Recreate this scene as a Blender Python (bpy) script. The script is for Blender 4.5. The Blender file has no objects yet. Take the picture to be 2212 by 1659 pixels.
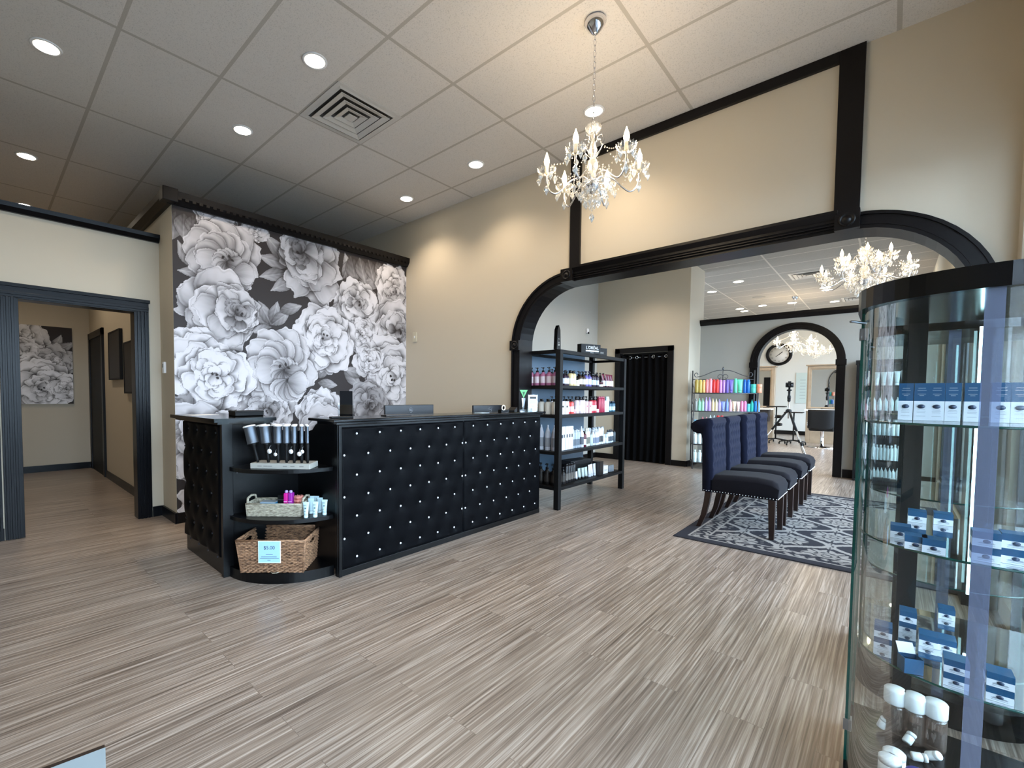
import bpy, bmesh, math, random
import numpy as np
from mathutils import Vector, Matrix
R = math.radians
PI = math.pi
random.seed(7)
scene = bpy.context.scene
COL = scene.collection

# ------------------------------------------------------------------ camera
CAMH = 1.245
FPX, CX, CY = 982.2, 998.2, 892.5
yaw, pitch, roll = R(43.253), R(-2.319), R(-0.428)
cF = Vector((math.cos(pitch) * math.cos(yaw), math.cos(pitch) * math.sin(yaw), math.sin(pitch)))
cR = Vector((math.sin(yaw), -math.cos(yaw), 0))
cD = -cR.cross(cF)
cR, cD = (math.cos(roll) * cR + math.sin(roll) * cD), (-math.sin(roll) * cR + math.cos(roll) * cD)
cam_d = bpy.data.cameras.new('camera')
cam = bpy.data.objects.new('camera', cam_d)
COL.objects.link(cam)
cam.matrix_world = Matrix(((cR.x, -cD.x, -cF.x, 0), (cR.y, -cD.y, -cF.y, 0), (cR.z, -cD.z, -cF.z, CAMH), (0, 0, 0, 1)))
cam_d.sensor_fit = 'HORIZONTAL'
cam_d.sensor_width = 36
cam_d.lens = FPX / 2212 * 36
cam_d.shift_x = (1106 - CX) / 2212
cam_d.shift_y = (CY - 829.5) / 2212
cam_d.clip_start = 0.02
cam_d.clip_end = 200
scene.camera = cam


def at(px, py, x=None, y=None, z=None):
    """the place on a real plane (a wall, a floor, a shelf) that the photograph shows at a pixel"""
    d = cF + cR * ((px - CX) / FPX) + cD * ((py - CY) / FPX)
    o = Vector((0, 0, CAMH))
    t = x / d.x if x is not None else (y / d.y if y is not None else (z - CAMH) / d.z)
    return o + d * t


# ------------------------------------------------------------------ materials
def srgb(r, g, b):
    f = lambda c: (c / 255 / 12.92) if c / 255 <= 0.04045 else ((c / 255 + 0.055) / 1.055) ** 2.4
    return (f(r), f(g), f(b), 1)


MATS = {}


def mat(name, col, rough=0.5, metal=0.0, emit=None, estr=0, spec=0.5, bump=0, bscale=200, coat=0, sheen=0, var=0, vscale=8):
    if name in MATS:
        return MATS[name]
    m = bpy.data.materials.new(name)
    m.use_nodes = True
    nt = m.node_tree
    b = nt.nodes['Principled BSDF']
    if len(col) == 3:
        col = srgb(*col)
    b.inputs['Base Color'].default_value = col
    b.inputs['Roughness'].default_value = rough
    b.inputs['Metallic'].default_value = metal
    b.inputs['Specular IOR Level'].default_value = spec
    b.inputs['Coat Weight'].default_value = coat
    b.inputs['Sheen Weight'].default_value = sheen
    if emit:
        b.inputs['Emission Color'].default_value = srgb(*emit)
        b.inputs['Emission Strength'].default_value = estr
    tc = nt.nodes.new('ShaderNodeTexCoord')
    if bump:
        n = nt.nodes.new('ShaderNodeTexNoise')
        n.inputs['Scale'].default_value = bscale
        n.inputs['Detail'].default_value = 3
        bp = nt.nodes.new('ShaderNodeBump')
        bp.inputs['Strength'].default_value = bump
        bp.inputs['Distance'].default_value = 0.003
        nt.links.new(tc.outputs['Object'], n.inputs['Vector'])
        nt.links.new(n.outputs['Fac'], bp.inputs['Height'])
        nt.links.new(bp.outputs['Normal'], b.inputs['Normal'])
    if var:
        n = nt.nodes.new('ShaderNodeTexNoise')
        n.inputs['Scale'].default_value = vscale
        n.inputs['Detail'].default_value = 4
        mx = nt.nodes.new('ShaderNodeMix')
        mx.data_type = 'RGBA'
        mx.inputs[6].default_value = tuple(c * (1 - var) for c in col[:3]) + (1,)
        mx.inputs[7].default_value = tuple(min(1, c * (1 + var)) for c in col[:3]) + (1,)
        nt.links.new(tc.outputs['Object'], n.inputs['Vector'])
        nt.links.new(n.outputs['Fac'], mx.inputs[0])
        nt.links.new(mx.outputs[2], b.inputs['Base Color'])
    MATS[name] = m
    return m


def glassmat(name, tint, gloss=1.0, rough=0.02, base=0.06, diff=None):
    """thin clear pane: tinted transparency under a Fresnel reflection"""
    if name in MATS:
        return MATS[name]
    m = bpy.data.materials.new(name)
    m.use_nodes = True
    nt = m.node_tree
    nt.nodes.clear()
    out = nt.nodes.new('ShaderNodeOutputMaterial')
    tr = nt.nodes.new('ShaderNodeBsdfTransparent')
    tr.inputs['Color'].default_value = tint
    gl = nt.nodes.new('ShaderNodeBsdfGlossy')
    gl.inputs['Roughness'].default_value = rough
    gl.inputs['Color'].default_value = (1, 1, 1, 1)
    fr = nt.nodes.new('ShaderNodeFresnel')
    fr.inputs['IOR'].default_value = 1.5
    ma = nt.nodes.new('ShaderNodeMath')
    ma.operation = 'MULTIPLY_ADD'
    ma.inputs[1].default_value = gloss
    ma.inputs[2].default_value = base
    ma.use_clamp = True
    mx = nt.nodes.new('ShaderNodeMixShader')
    nt.links.new(fr.outputs[0], ma.inputs[0])
    nt.links.new(ma.outputs[0], mx.inputs[0])
    nt.links.new(tr.outputs[0], mx.inputs[1])
    nt.links.new(gl.outputs[0], mx.inputs[2])
    last = mx
    if diff:
        df = nt.nodes.new('ShaderNodeBsdfDiffuse')
        df.inputs['Color'].default_value = diff[0]
        m2 = nt.nodes.new('ShaderNodeMixShader')
        m2.inputs[0].default_value = diff[1]
        nt.links.new(mx.outputs[0], m2.inputs[1])
        nt.links.new(df.outputs[0], m2.inputs[2])
        last = m2
    nt.links.new(last.outputs[0], out.inputs['Surface'])
    MATS[name] = m
    return m


def emitmat(name, col, s):
    if name in MATS:
        return MATS[name]
    m = bpy.data.materials.new(name)
    m.use_nodes = True
    nt = m.node_tree
    nt.nodes.clear()
    out = nt.nodes.new('ShaderNodeOutputMaterial')
    e = nt.nodes.new('ShaderNodeEmission')
    e.inputs['Color'].default_value = srgb(*col)
    e.inputs['Strength'].default_value = s
    nt.links.new(e.outputs[0], out.inputs['Surface'])
    MATS[name] = m
    return m


def vcolmat(name, rough=0.6, spec=0.3):
    m = bpy.data.materials.new(name)
    m.use_nodes = True
    nt = m.node_tree
    b = nt.nodes['Principled BSDF']
    a = nt.nodes.new('ShaderNodeAttribute')
    a.attribute_name = 'print'
    nt.links.new(a.outputs['Color'], b.inputs['Base Color'])
    b.inputs['Roughness'].default_value = rough
    b.inputs['Specular IOR Level'].default_value = spec
    return m


WALL = mat('wall paint', (198, 188, 169), 0.75, spec=0.25, bump=0.12, bscale=260)
WALLG = mat('grey wall paint', (172, 171, 164), 0.75, spec=0.25, bump=0.12, bscale=260)
BLACK = mat('black satin paint', (15, 13, 14), 0.35, spec=0.25, bump=0.05, bscale=60)
BLACKM = mat('matt black', (9, 9, 10), 0.6, spec=0.3)
BLACKG = mat('black laminate', (8, 9, 11), 0.16, spec=0.4)
NAVYB = mat('black door paint', (7, 9, 14), 0.28, spec=0.16)
LEATHER = mat('black leatherette', (4, 5, 8), 0.48, spec=0.06, bump=0.15, bscale=420)
CHROME = mat('chrome', (225, 225, 228), 0.12, metal=1)
STEEL = mat('brushed steel', (150, 152, 156), 0.35, metal=1)
WHITE = mat('white plastic', (232, 232, 232), 0.35)
PAPER = mat('white paper', (236, 236, 236), 0.7)
CRYSTAL = glassmat('crystal', (0.97, 0.96, 0.93, 1), gloss=1.6, rough=0.10, base=0.14, diff=((0.9, 0.88, 0.82, 1), 0.15))
BULB = emitmat('warm bulb', (255, 226, 178), 14)
LAMP = emitmat('downlight lens', (255, 240, 214), 22)
GLASS = glassmat('clear glass', (0.93, 0.965, 0.96, 1), gloss=0.30, base=0.02)
GLASSEDGE = mat('glass edge', (10, 70, 62), 0.15, spec=0.8)
ACRYL = glassmat('clear acrylic', (0.93, 0.95, 0.96, 1), gloss=1.0, base=0.05)
DWOOD = mat('dark walnut', (38, 24, 20), 0.3, var=0.25, vscale=14)
CHARC = mat('charcoal navy velvet', (17, 21, 40), 0.9, sheen=0.04, spec=.15, bump=0.2, bscale=500)
GREYMET = mat('grey iron', (92, 94, 98), 0.4, metal=0.7)


def M(key):
    """a coloured plastic from an (r, g, b) tuple"""
    return mat('plastic %d %d %d' % key, key, 0.35)


# ------------------------------------------------------------------ mesh helpers
class MB:
    def __init__(s):
        s.v, s.f, s.sm = [], [], []

    def add(s, vs, fs, smooth=False, m=None):
        o = len(s.v)
        s.v += [tuple((m @ Vector(v)) if m is not None else v) for v in vs]
        s.f += [tuple(i + o for i in f) for f in fs]
        s.sm += [smooth] * len(fs)
        return s

    def box(s, x0, x1, y0, y1, z0, z1, m=None):
        v = [(x, y, z) for z in (z0, z1) for y in (y0, y1) for x in (x0, x1)]
        return s.add(v, [(0, 2, 3, 1), (4, 5, 7, 6), (0, 1, 5, 4), (2, 6, 7, 3), (0, 4, 6, 2), (1, 3, 7, 5)], m=m)

    def lathe(s, prof, c=(0, 0, 0), n=20, m=None, smooth=True, ring=False):
        if ring:
            prof = list(prof) + [prof[0]]
        v, f = [], []
        for r, z in prof:
            for i in range(n):
                a = 2 * PI * i / n
                v.append((c[0] + r * math.cos(a), c[1] + r * math.sin(a), c[2] + z))
        for j in range(len(prof) - 1):
            for i in range(n):
                k = (i + 1) % n
                f.append((j * n + i, j * n + k, (j + 1) * n + k, (j + 1) * n + i))
        if not ring:
            f.append(tuple(range(n - 1, -1, -1)))
            f.append(tuple((len(prof) - 1) * n + i for i in range(n)))
        return s.add(v, f, smooth, m)

    def tube(s, pts, r, n=8, m=None, close=False):
        pts = [Vector(p) for p in pts]
        rs = r if isinstance(r, (list, tuple)) else [r] * len(pts)
        v, f = [], []
        up = Vector((0, 0, 1))
        t0 = (pts[1] - pts[0]).normalized()
        if abs(t0.dot(up)) > 0.95:
            up = Vector((1, 0, 0))
        N = len(pts)
        nx = (up - t0 * up.dot(t0)).normalized()
        for i, p in enumerate(pts):
            if close:
                t = (pts[(i + 1) % N] - pts[i - 1]).normalized()
            else:
                t = (pts[min(i + 1, N - 1)] - pts[max(i - 1, 0)]).normalized()
            nx = (nx - t * nx.dot(t)).normalized()
            ny = t.cross(nx)
            for k in range(n):
                a = 2 * PI * k / n
                v.append(tuple(p + nx * (rs[i] * math.cos(a)) + ny * (rs[i] * math.sin(a))))
        for j in range(N if close else N - 1):
            j2 = (j + 1) % N
            for k in range(n):
                k2 = (k + 1) % n
                f.append((j * n + k, j * n + k2, j2 * n + k2, j2 * n + k))
        if not close:
            f.append(tuple(range(n - 1, -1, -1)))
            f.append(tuple((N - 1) * n + k for k in range(n)))
        return s.add(v, f, True, m)

    def prism(s, poly, a0, a1, axis='y', m=None, smooth=False):
        """poly 2D extruded along an axis: y -> poly in (x,z); x -> (y,z); z -> (x,y)"""
        mk = {'y': lambda p, a: (p[0], a, p[1]), 'x': lambda p, a: (a, p[0], p[1]), 'z': lambda p, a: (p[0], p[1], a)}[axis]
        n = len(poly)
        v = [mk(p, a0) for p in poly] + [mk(p, a1) for p in poly]
        f = [(i, (i + 1) % n, n + (i + 1) % n, n + i) for i in range(n)]
        s.add(v, f, smooth, m)
        return s.add(v, [tuple(range(n - 1, -1, -1)), tuple(range(n, 2 * n))], False, m)

    def sphere(s, c, r, n=10, k=6, sz=1.0, m=None):
        prof = [(max(1e-4, r * math.sin(PI * j / k)), -r * sz * math.cos(PI * j / k)) for j in range(k + 1)]
        return s.lathe(prof, c, n, m)

    def grid(s, fn, nu, nv, m=None, smooth=True):
        v = [fn(i / nu, j / nv) for j in range(nv + 1) for i in range(nu + 1)]
        f = [(j * (nu + 1) + i, j * (nu + 1) + i + 1, (j + 1) * (nu + 1) + i + 1, (j + 1) * (nu + 1) + i) for j in range(nv) for i in range(nu)]
        return s.add(v, f, smooth, m)

    def mesh(s, name, mt=None):
        me = bpy.data.meshes.new(name)
        me.from_pydata(s.v, [], s.f)
        me.polygons.foreach_set('use_smooth', s.sm)
        bm = bmesh.new()
        bm.from_mesh(me)
        bmesh.ops.recalc_face_normals(bm, faces=bm.faces)
        bm.to_mesh(me)
        bm.free()
        me.materials.append(mt)
        return me

    def build(s, name, mt, parent=None, loc=(0, 0, 0), rz=0, bevel=0, sub=0):
        o = bpy.data.objects.new(name, s.mesh(name, mt))
        COL.objects.link(o)
        o.location = loc
        o.rotation_euler.z = rz
        if parent:
            o.parent = parent
        if bevel:
            b = o.modifiers.new('bevel', 'BEVEL')
            b.width = bevel
            b.segments = 2
            b.limit_method = 'ANGLE'
            b.angle_limit = R(40)
        if sub:
            b = o.modifiers.new('subdivision', 'SUBSURF')
            b.levels = sub
            b.render_levels = sub
        return o


def tag(o, label=None, cat=None, group=None, kind=None):
    if label: o['label'] = label
    if cat: o['category'] = cat
    if group: o['group'] = group
    if kind: o['kind'] = kind
    return o


def thing(name, label, cat, loc=(0, 0, 0), rz=0, group=None):
    o = bpy.data.objects.new(name, None)
    o.empty_display_size = 0.1
    COL.objects.link(o)
    o.location = loc
    o.rotation_euler.z = rz
    return tag(o, label, cat, group)


def struct(name, mb, mt, parent=None, **k):
    o = mb.build(name, mt, parent, **k)
    if not parent:
        o['kind'] = 'structure'
    return o


def copy_tree(o, parent=None):
    c = o.copy()
    COL.objects.link(c)
    c.parent = parent
    for ch in list(o.children):
        copy_tree(ch, c)
    return c


_TXT = {}


def text(s, size, mt, parent, loc, rot, name='lettering', ext=0.0004, align='CENTER'):
    key = (s, size, ext, align)
    if key not in _TXT:
        cu = bpy.data.curves.new('txt', 'FONT')
        cu.body = s
        cu.size = size
        cu.extrude = ext
        cu.align_x = align
        cu.align_y = 'CENTER'
        to = bpy.data.objects.new('txt', cu)
        COL.objects.link(to)
        dg = bpy.context.evaluated_depsgraph_get()
        me = bpy.data.meshes.new_from_object(to.evaluated_get(dg))
        bpy.data.objects.remove(to)
        _TXT[key] = me
    me = _TXT[key].copy()
    me.materials.clear()
    me.materials.append(mt)
    o = bpy.data.objects.new(name, me)
    COL.objects.link(o)
    o.location = loc
    o.rotation_euler = rot
    o.parent = parent
    return o


# ================================================================== THE SETTING
HC = 3.582
YS = -0.50      # window wall
XA = 4.07       # wall with the big arch
XT = 0.18       # its thickness
YF = 4.907      # flower wall
YD = 5.356      # door wall
XB = 9.20       # far wall with the small arch
X0W = -2.2
YN = 9.55
XE = 18.55


def floor_material():
    m = bpy.data.materials.new('plank floor')
    m.use_nodes = True
    nt = m.node_tree
    N, Lk = nt.nodes.new, nt.links.new
    b = nt.nodes['Principled BSDF']
    tc = N('ShaderNodeTexCoord')
    br = N('ShaderNodeTexBrick')
    br.inputs['Scale'].default_value = 1
    br.inputs['Brick Width'].default_value = 1.22
    br.inputs['Row Height'].default_value = 0.152
    br.inputs['Mortar Size'].default_value = 0.0012
    br.inputs['Mortar Smooth'].default_value = 0.3
    br.offset = 0.37
    br.inputs['Color1'].default_value = (0.30, 0.30, 0.30, 1)
    br.inputs['Color2'].default_value = (0.70, 0.70, 0.70, 1)
    br.inputs['Mortar'].default_value = (0, 0, 0, 1)
    Lk(tc.outputs['Object'], br.inputs['Vector'])

    def streak(sx, sy, detail, off, dist=0.0):
        mp = N('ShaderNodeMapping')
        mp.inputs['Scale'].default_value = (sx, sy, 1)
        ad = N('ShaderNodeVectorMath')
        ad.operation = 'MULTIPLY_ADD'
        ad.inputs[1].default_value = (off, off * 3.1, 0)
        Lk(br.outputs['Color'], ad.inputs[0])
        Lk(tc.outputs['Object'], ad.inputs[2])
        Lk(ad.outputs[0], mp.inputs['Vector'])
        n = N('ShaderNodeTexNoise')
        n.inputs['Scale'].default_value = 1
        n.inputs['Detail'].default_value = detail
        n.inputs['Roughness'].default_value = 0.6
        n.inputs['Distortion'].default_value = dist
        Lk(mp.outputs[0], n.inputs['Vector'])
        return n.outputs['Fac']
    a = streak(1.1, 66, 4, 7, 0.12)
    c = streak(2.6, 150, 3, 11, 0.1)
    e = streak(0.9, 9, 2, 5)
    r1 = N('ShaderNodeValToRGB')
    r1.color_ramp.elements[0].position = 0.36
    r1.color_ramp.elements[0].color = srgb(90, 79, 71)
    r1.color_ramp.elements[1].position = 0.70
    r1.color_ramp.elements[1].color = srgb(206, 196, 186)
    k = r1.color_ramp.elements.new(0.50)
    k.color = srgb(141, 127, 115)
    mx = N('ShaderNodeMath')
    mx.operation = 'MULTIPLY_ADD'
    mx.inputs[1].default_value = 0.45
    Lk(c, mx.inputs[0])
    m2 = N('ShaderNodeMath')
    m2.operation = 'MULTIPLY'
    m2.inputs[1].default_value = 0.58
    Lk(a, m2.inputs[0])
    Lk(m2.outputs[0], mx.inputs[2])
    Lk(mx.outputs[0], r1.inputs['Fac'])
    # per plank tone
    hv = N('ShaderNodeMix')
    hv.data_type = 'RGBA'
    hv.blend_type = 'MULTIPLY'
    hv.inputs[0].default_value = 1
    rr = N('ShaderNodeMapRange')
    rr.inputs[1].default_value = 0.3
    rr.inputs[2].default_value = 0.7
    rr.inputs[3].default_value = 0.86
    rr.inputs[4].default_value = 1.06
    sp = N('ShaderNodeSeparateColor')
    Lk(br.outputs['Color'], sp.inputs[0])
    ad = N('ShaderNodeMath')
    ad.operation = 'ADD'
    Lk(sp.outputs[0], ad.inputs[0])
    s2 = N('ShaderNodeMath')
    s2.operation = 'MULTIPLY_ADD'
    s2.inputs[1].default_value = 0.3
    s2.inputs[2].default_value = -0.15
    Lk(e, s2.inputs[0])
    Lk(s2.outputs[0], ad.inputs[1])
    Lk(ad.outputs[0], rr.inputs[0])
    Lk(r1.outputs[0], hv.inputs[6])
    Lk(rr.outputs[0], hv.inputs[7])
    # joints
    jm = N('ShaderNodeMix')
    jm.data_type = 'RGBA'
    jf = N('ShaderNodeMath')
    jf.operation = 'MULTIPLY'
    jf.inputs[1].default_value = 0.45
    Lk(br.outputs['Fac'], jf.inputs[0])
    Lk(jf.outputs[0], jm.inputs[0])
    Lk(hv.outputs[2], jm.inputs[6])
    jm.inputs[7].default_value = srgb(70, 60, 54)
    Lk(jm.outputs[2], b.inputs['Base Color'])
    b.inputs['Roughness'].default_value = 0.30
    b.inputs['Specular IOR Level'].default_value = 0.5
    bp = N('ShaderNodeBump')
    bp.inputs['Strength'].default_value = 0.25
    bp.inputs['Distance'].default_value = 0.002
    Lk(c, bp.inputs['Height'])
    Lk(bp.outputs[0], b.inputs['Normal'])
    return m


def ceiling_material(name, x0, y0, tile, bar, dx=0.6096, dy=1.2192):
    m = bpy.data.materials.new(name)
    m.use_nodes = True
    nt = m.node_tree
    N, Lk = nt.nodes.new, nt.links.new
    b = nt.nodes['Principled BSDF']
    tc = N('ShaderNodeTexCoord')
    sx = N('ShaderNodeSeparateXYZ')
    Lk(tc.outputs['Object'], sx.inputs[0])

    def line(out, o, d, w=0.0125):
        a = N('ShaderNodeMath'); a.operation = 'SUBTRACT'; a.inputs[1].default_value = o - d / 2
        Lk(out, a.inputs[0])
        q = N('ShaderNodeMath'); q.operation = 'PINGPONG'; q.inputs[1].default_value = d / 2
        Lk(a.outputs[0], q.inputs[0])
        g = N('ShaderNodeMath'); g.operation = 'GREATER_THAN'; g.inputs[1].default_value = d / 2 - w
        Lk(q.outputs[0], g.inputs[0])
        return g.outputs[0]
    mxm = N('ShaderNodeMath'); mxm.operation = 'MAXIMUM'
    Lk(line(sx.outputs[0], x0, dx), mxm.inputs[0])
    Lk(line(sx.outputs[1], y0, dy), mxm.inputs[1])
    n = N('ShaderNodeTexNoise'); n.inputs['Scale'].default_value = 130; n.inputs['Detail'].default_value = 5
    Lk(tc.outputs['Object'], n.inputs['Vector'])
    rp = N('ShaderNodeValToRGB')
    rp.color_ramp.elements[0].position = 0.32
    rp.color_ramp.elements[0].color = tuple(c * 0.80 for c in tile[:3]) + (1,)
    rp.color_ramp.elements[1].position = 0.46
    rp.color_ramp.elements[1].color = tile
    Lk(n.outputs['Fac'], rp.inputs[0])
    mx = N('ShaderNodeMix'); mx.data_type = 'RGBA'
    Lk(mxm.outputs[0], mx.inputs[0]); Lk(rp.outputs[0], mx.inputs[6]); mx.inputs[7].default_value = bar
    Lk(mx.outputs[2], b.inputs['Base Color'])
    b.inputs['Roughness'].default_value = 0.85
    b.inputs['Specular IOR Level'].default_value = 0.15
    ht = N('ShaderNodeMath'); ht.operation = 'MULTIPLY_ADD'; ht.inputs[1].default_value = -2
    Lk(mxm.outputs[0], ht.inputs[0]); Lk(n.outputs['Fac'], ht.inputs[2])
    bp = N('ShaderNodeBump'); bp.inputs['Strength'].default_value = 0.4; bp.inputs['Distance'].default_value = 0.004
    Lk(ht.outputs[0], bp.inputs['Height']); Lk(bp.outputs[0], b.inputs['Normal'])
    return m


struct('floor', MB().box(X0W, XE + .15, YS - .12, YN + .1, -0.08, 0), floor_material())
c1 = ceiling_material('acoustic ceiling tile', 0.676, 6.131, srgb(214, 208, 200), srgb(180, 173, 162))
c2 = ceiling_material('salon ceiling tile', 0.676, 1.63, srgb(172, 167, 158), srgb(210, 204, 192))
struct('ceiling', MB().box(X0W, XA + XT / 2, YS - .12, YN + .1, HC, HC + .08), c1)
o = struct('ceiling_salon', MB().box(XA + XT / 2, XE + .15, YS - .12, 6.2, HC, HC + .08), c2)
o.name = 'ceiling'


# ---- rounded opening paths in (y, z)
def arch_path(ylo, yhi, ztop, r, n=14):
    p = [(yhi, 0.0), (yhi, ztop - r)]
    for i in range(1, n + 1):
        a = PI / 2 * i / n
        p.append((yhi - r + r * math.cos(a), ztop - r + r * math.sin(a)))
    if yhi - ylo - 2 * r > 1e-4:
        p.append((ylo + r, ztop))
    for i in range(1, n + 1):
        a = PI / 2 + PI / 2 * i / n
        p.append((ylo + r + r * math.cos(a), ztop - r + r * math.sin(a)))
    p.append((ylo, 0.0))
    return p


def path_offset(path, d):
    out = []
    n = len(path)
    for i, p in enumerate(path):
        a = Vector(path[max(i - 1, 0)]); b = Vector(path[min(i + 1, n - 1)]); c = Vector(p)
        t1 = (c - a).normalized() if i > 0 else (b - c).normalized()
        t2 = (b - c).normalized() if i < n - 1 else t1
        nn = Vector((t1.y, -t1.x)) + Vector((t2.y, -t2.x))
        nn.normalize()
        k = nn.dot(Vector((t1.y, -t1.x)))
        out.append(tuple(c + nn * d / max(k, .5)))
    return out


def arch_band(mb, path, d0, d1, x0, x1):
    A = path_offset(path, d0)
    B = path_offset(path, d1)
    n = len(path)
    v = []
    for x in (x0, x1):
        v += [(x, p[0], p[1]) for p in A] + [(x, p[0], p[1]) for p in B]
    f = []
    for i in range(n - 1):
        a0, a1, b0, b1 = i, i + 1, n + i, n + i + 1
        f += [(a0, a1, b1, b0), (a0 + 2 * n, b0 + 2 * n, b1 + 2 * n, a1 + 2 * n), (a0, a0 + 2 * n, a1 + 2 * n, a1), (b0, b1, b1 + 2 * n, b0 + 2 * n)]
    f += [(0, n, 3 * n, 2 * n), (n - 1, 3 * n - 1, 4 * n - 1, 2 * n - 1)]
    mb.add(v, f)


def arch_wall(mb, path, x0, x1, ya, yb, z1):
    """wall between ya and yb with the opening cut out"""
    up = [p for p in path]
    yhi, ylo = path[0][0], path[-1][0]
    mb.box(x0, x1, ya, ylo, 0, z1)
    mb.box(x0, x1, yhi, yb, 0, z1)
    for a, b in zip(up[1:-2], up[2:-1]):
        if abs(a[0] - b[0]) < 1e-5:
            continue
        v = [(x, a[0], a[1]) for x in (x0, x1)] + [(x, b[0], b[1]) for x in (x0, x1)] + [(x, a[0], z1) for x in (x0, x1)] + [(x, b[0], z1) for x in (x0, x1)]
        mb.add(v, [(0, 2, 6, 4), (1, 5, 7, 3), (0, 1, 3, 2), (4, 6, 7, 5)])


big = arch_path(-0.355, 2.955, 2.375, 0.59)
m = MB()
arch_wall(m, big, XA, XA + XT, YS, YN, HC)
struct('wall_right', m, WALL)
small = arch_path(0.626, 1.685, 2.36, 0.5295)
m = MB()
arch_wall(m, small, XB, XB + .15, YS, 2.6, 2.56)
struct('wall_back', m, WALLG)

# big arch joinery
m = MB()
arch_band(m, big, -0.004, 0.02, XA - 0.03, XA + XT + .03)      # lining
arch_band(m, big, 0.02, 0.105, XA - 0.022, XA + .001)
arch_band(m, big, 0.02, 0.032, XA - 0.034, XA)
arch_band(m, big, 0.085, 0.105, XA - 0.034, XA)
arch_band(m, big, 0.02, 0.105, XA + XT - .001, XA + XT + 0.022)
struct('trim_1', m, BLACK)
m = MB()
m.prism([(XA - .001, 2.385), (XA - .03, 2.385), (XA - .05, 2.43), (XA - .052, 2.452), (XA - .085, 2.485), (XA - .085, 2.505), (XA - .001, 2.505)], 0.30, 2.30, 'y')
for k in range(3):
    m.box(XA - .058, XA - .02, 0.3, 2.3, 2.392 + k * .02, 2.399 + k * .02)
struct('trim_2', m, BLACK)
m = MB()
for y0, z0 in ((2.30, 2.37), (0.185, 2.37)):
    m.box(XA - .075, XA, y0, y0 + .13, z0, z0 + .125)
for y0 in (2.945, -0.47):
    m.box(XA - .06, XA, y0, y0 + .12, 1.735, 1.84)
for yc, zc, s in ((2.365, 2.432, .075), (0.25, 2.432, .075), (3.0, 1.787, .06), (-0.41, 1.787, .06)):
    mm = Matrix.Translation((XA - s, yc, zc)) @ Matrix.Rotation(-PI / 2, 4, 'Y')
    m.lathe([(.045, 0), (.045, .006), (.036, .008), (.034, .003), (.02, .003), (.016, .012), (.001, .014)], n=20, m=mm)
struct('trim_3', m, BLACK)
m = MB()
m.box(XA - .03, XA, 2.25, 2.36, 2.49, HC - .001)
m.box(XA - .03, XA, 0.19, 0.325, 2.49, HC - .001)
m.box(XA - .03, XA, 0.325, 2.25, 3.505, HC - .001)
struct('trim_4', m, BLACK, bevel=.003)
# small arch joinery
m = MB()
arch_band(m, small, -0.003, 0.018, XB - .02, XB + .17)
arch_band(m, small, 0.018, 0.105, XB - .03, XB)
arch_band(m, small, 0.07, 0.105, XB - .042, XB)
m.box(XB - .05, XB, 0.508, 0.64, 1.75, 1.84)
m.box(XB - .05, XB, 1.672, 1.80, 1.75, 1.84)
struct('trim_5', m, BLACK)
m = MB()
m.prism([(XB, 2.545), (XB - .03, 2.545), (XB - .075, 2.60), (XB - .08, 2.645), (XB + .2, 2.645), (XB + .2, 2.545)], YS, 2.60, 'y')
struct('trim_6', m, BLACK)

# left side of the second room
struct('wall_left_inner', MB().box(XA + XT, 8.76, 4.33, 4.45, 0, HC), WALLG).name = 'wall_left'
m = MB()                                     # wall with the curtained doorway
m.box(8.56, 8.68, 2.6, 2.95, 0, HC)
m.box(8.56, 8.68, 3.84, 4.33, 0, HC)
m.box(8.56, 8.68, 2.95, 3.84, 2.06, HC)
m.box(8.68, 9.36, 2.6, 2.72, 0, HC)
struct('wall_curtain', m, WALL).name = 'wall_back'
m = MB()
m.box(8.53, 8.56, 2.85, 2.95, 0, 2.15)
m.box(8.53, 8.56, 3.84, 3.94, 0, 2.15)
m.box(8.53, 8.56, 2.85, 3.94, 2.06, 2.16)
m.box(8.54, 8.68, 2.94, 2.955, 0, 2.06)
m.box(8.54, 8.68, 3.835, 3.85, 0, 2.06)
m.box(8.672, 8.68, 2.955, 3.835, 0, 2.06)  # added black sheet, stands in for the dark room behind the curtain
struct('door_2', m, BLACK, bevel=.004)
# third room shell
struct('wall_back_salon', MB().box(XE, XE + .12, YS, 6.2, 0, HC), mat('white wall paint', (226, 226, 220), .75, bump=.1)).name = 'wall_back'
struct('wall_left_salon', MB().box(9.35, XE, 6.08, 6.2, 0, HC), WALLG).name = 'wall_left'

# main room, far left: door wall, hall
m = MB()
m.box(X0W, 0.235, YD, YD + .12, 0, 2.735)
m.box(1.055, 1.265, YD, YD + .12, 0, 2.735)
m.box(0.235, 1.055, YD, YD + .12, 2.03, 2.735)
struct('wall_left_door', m, WALL).name = 'wall_left'
struct('wall_hall', MB().box(1.265, 1.40, YF + .12, YN, 0, 3.0), WALL).name = 'wall_right'
m = MB()
m.box(1.265, XA, YF, YF + .12, 0, 3.0)
struct('wall_flower', m, WALL).name = 'wall_left'
struct('wall_north', MB().box(X0W, XA + XT, YN, YN + .1, 0, HC), WALL).name = 'wall_back'
struct('wall_west', MB().box(X0W - .1, X0W, YS, YN, 0, HC), WALL).name = 'wall_front'
struct('wall_hall_left', MB().box(-0.35, -0.25, YD + .12, YN, 0, 2.735), WALL).name = 'wall_front'
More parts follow.
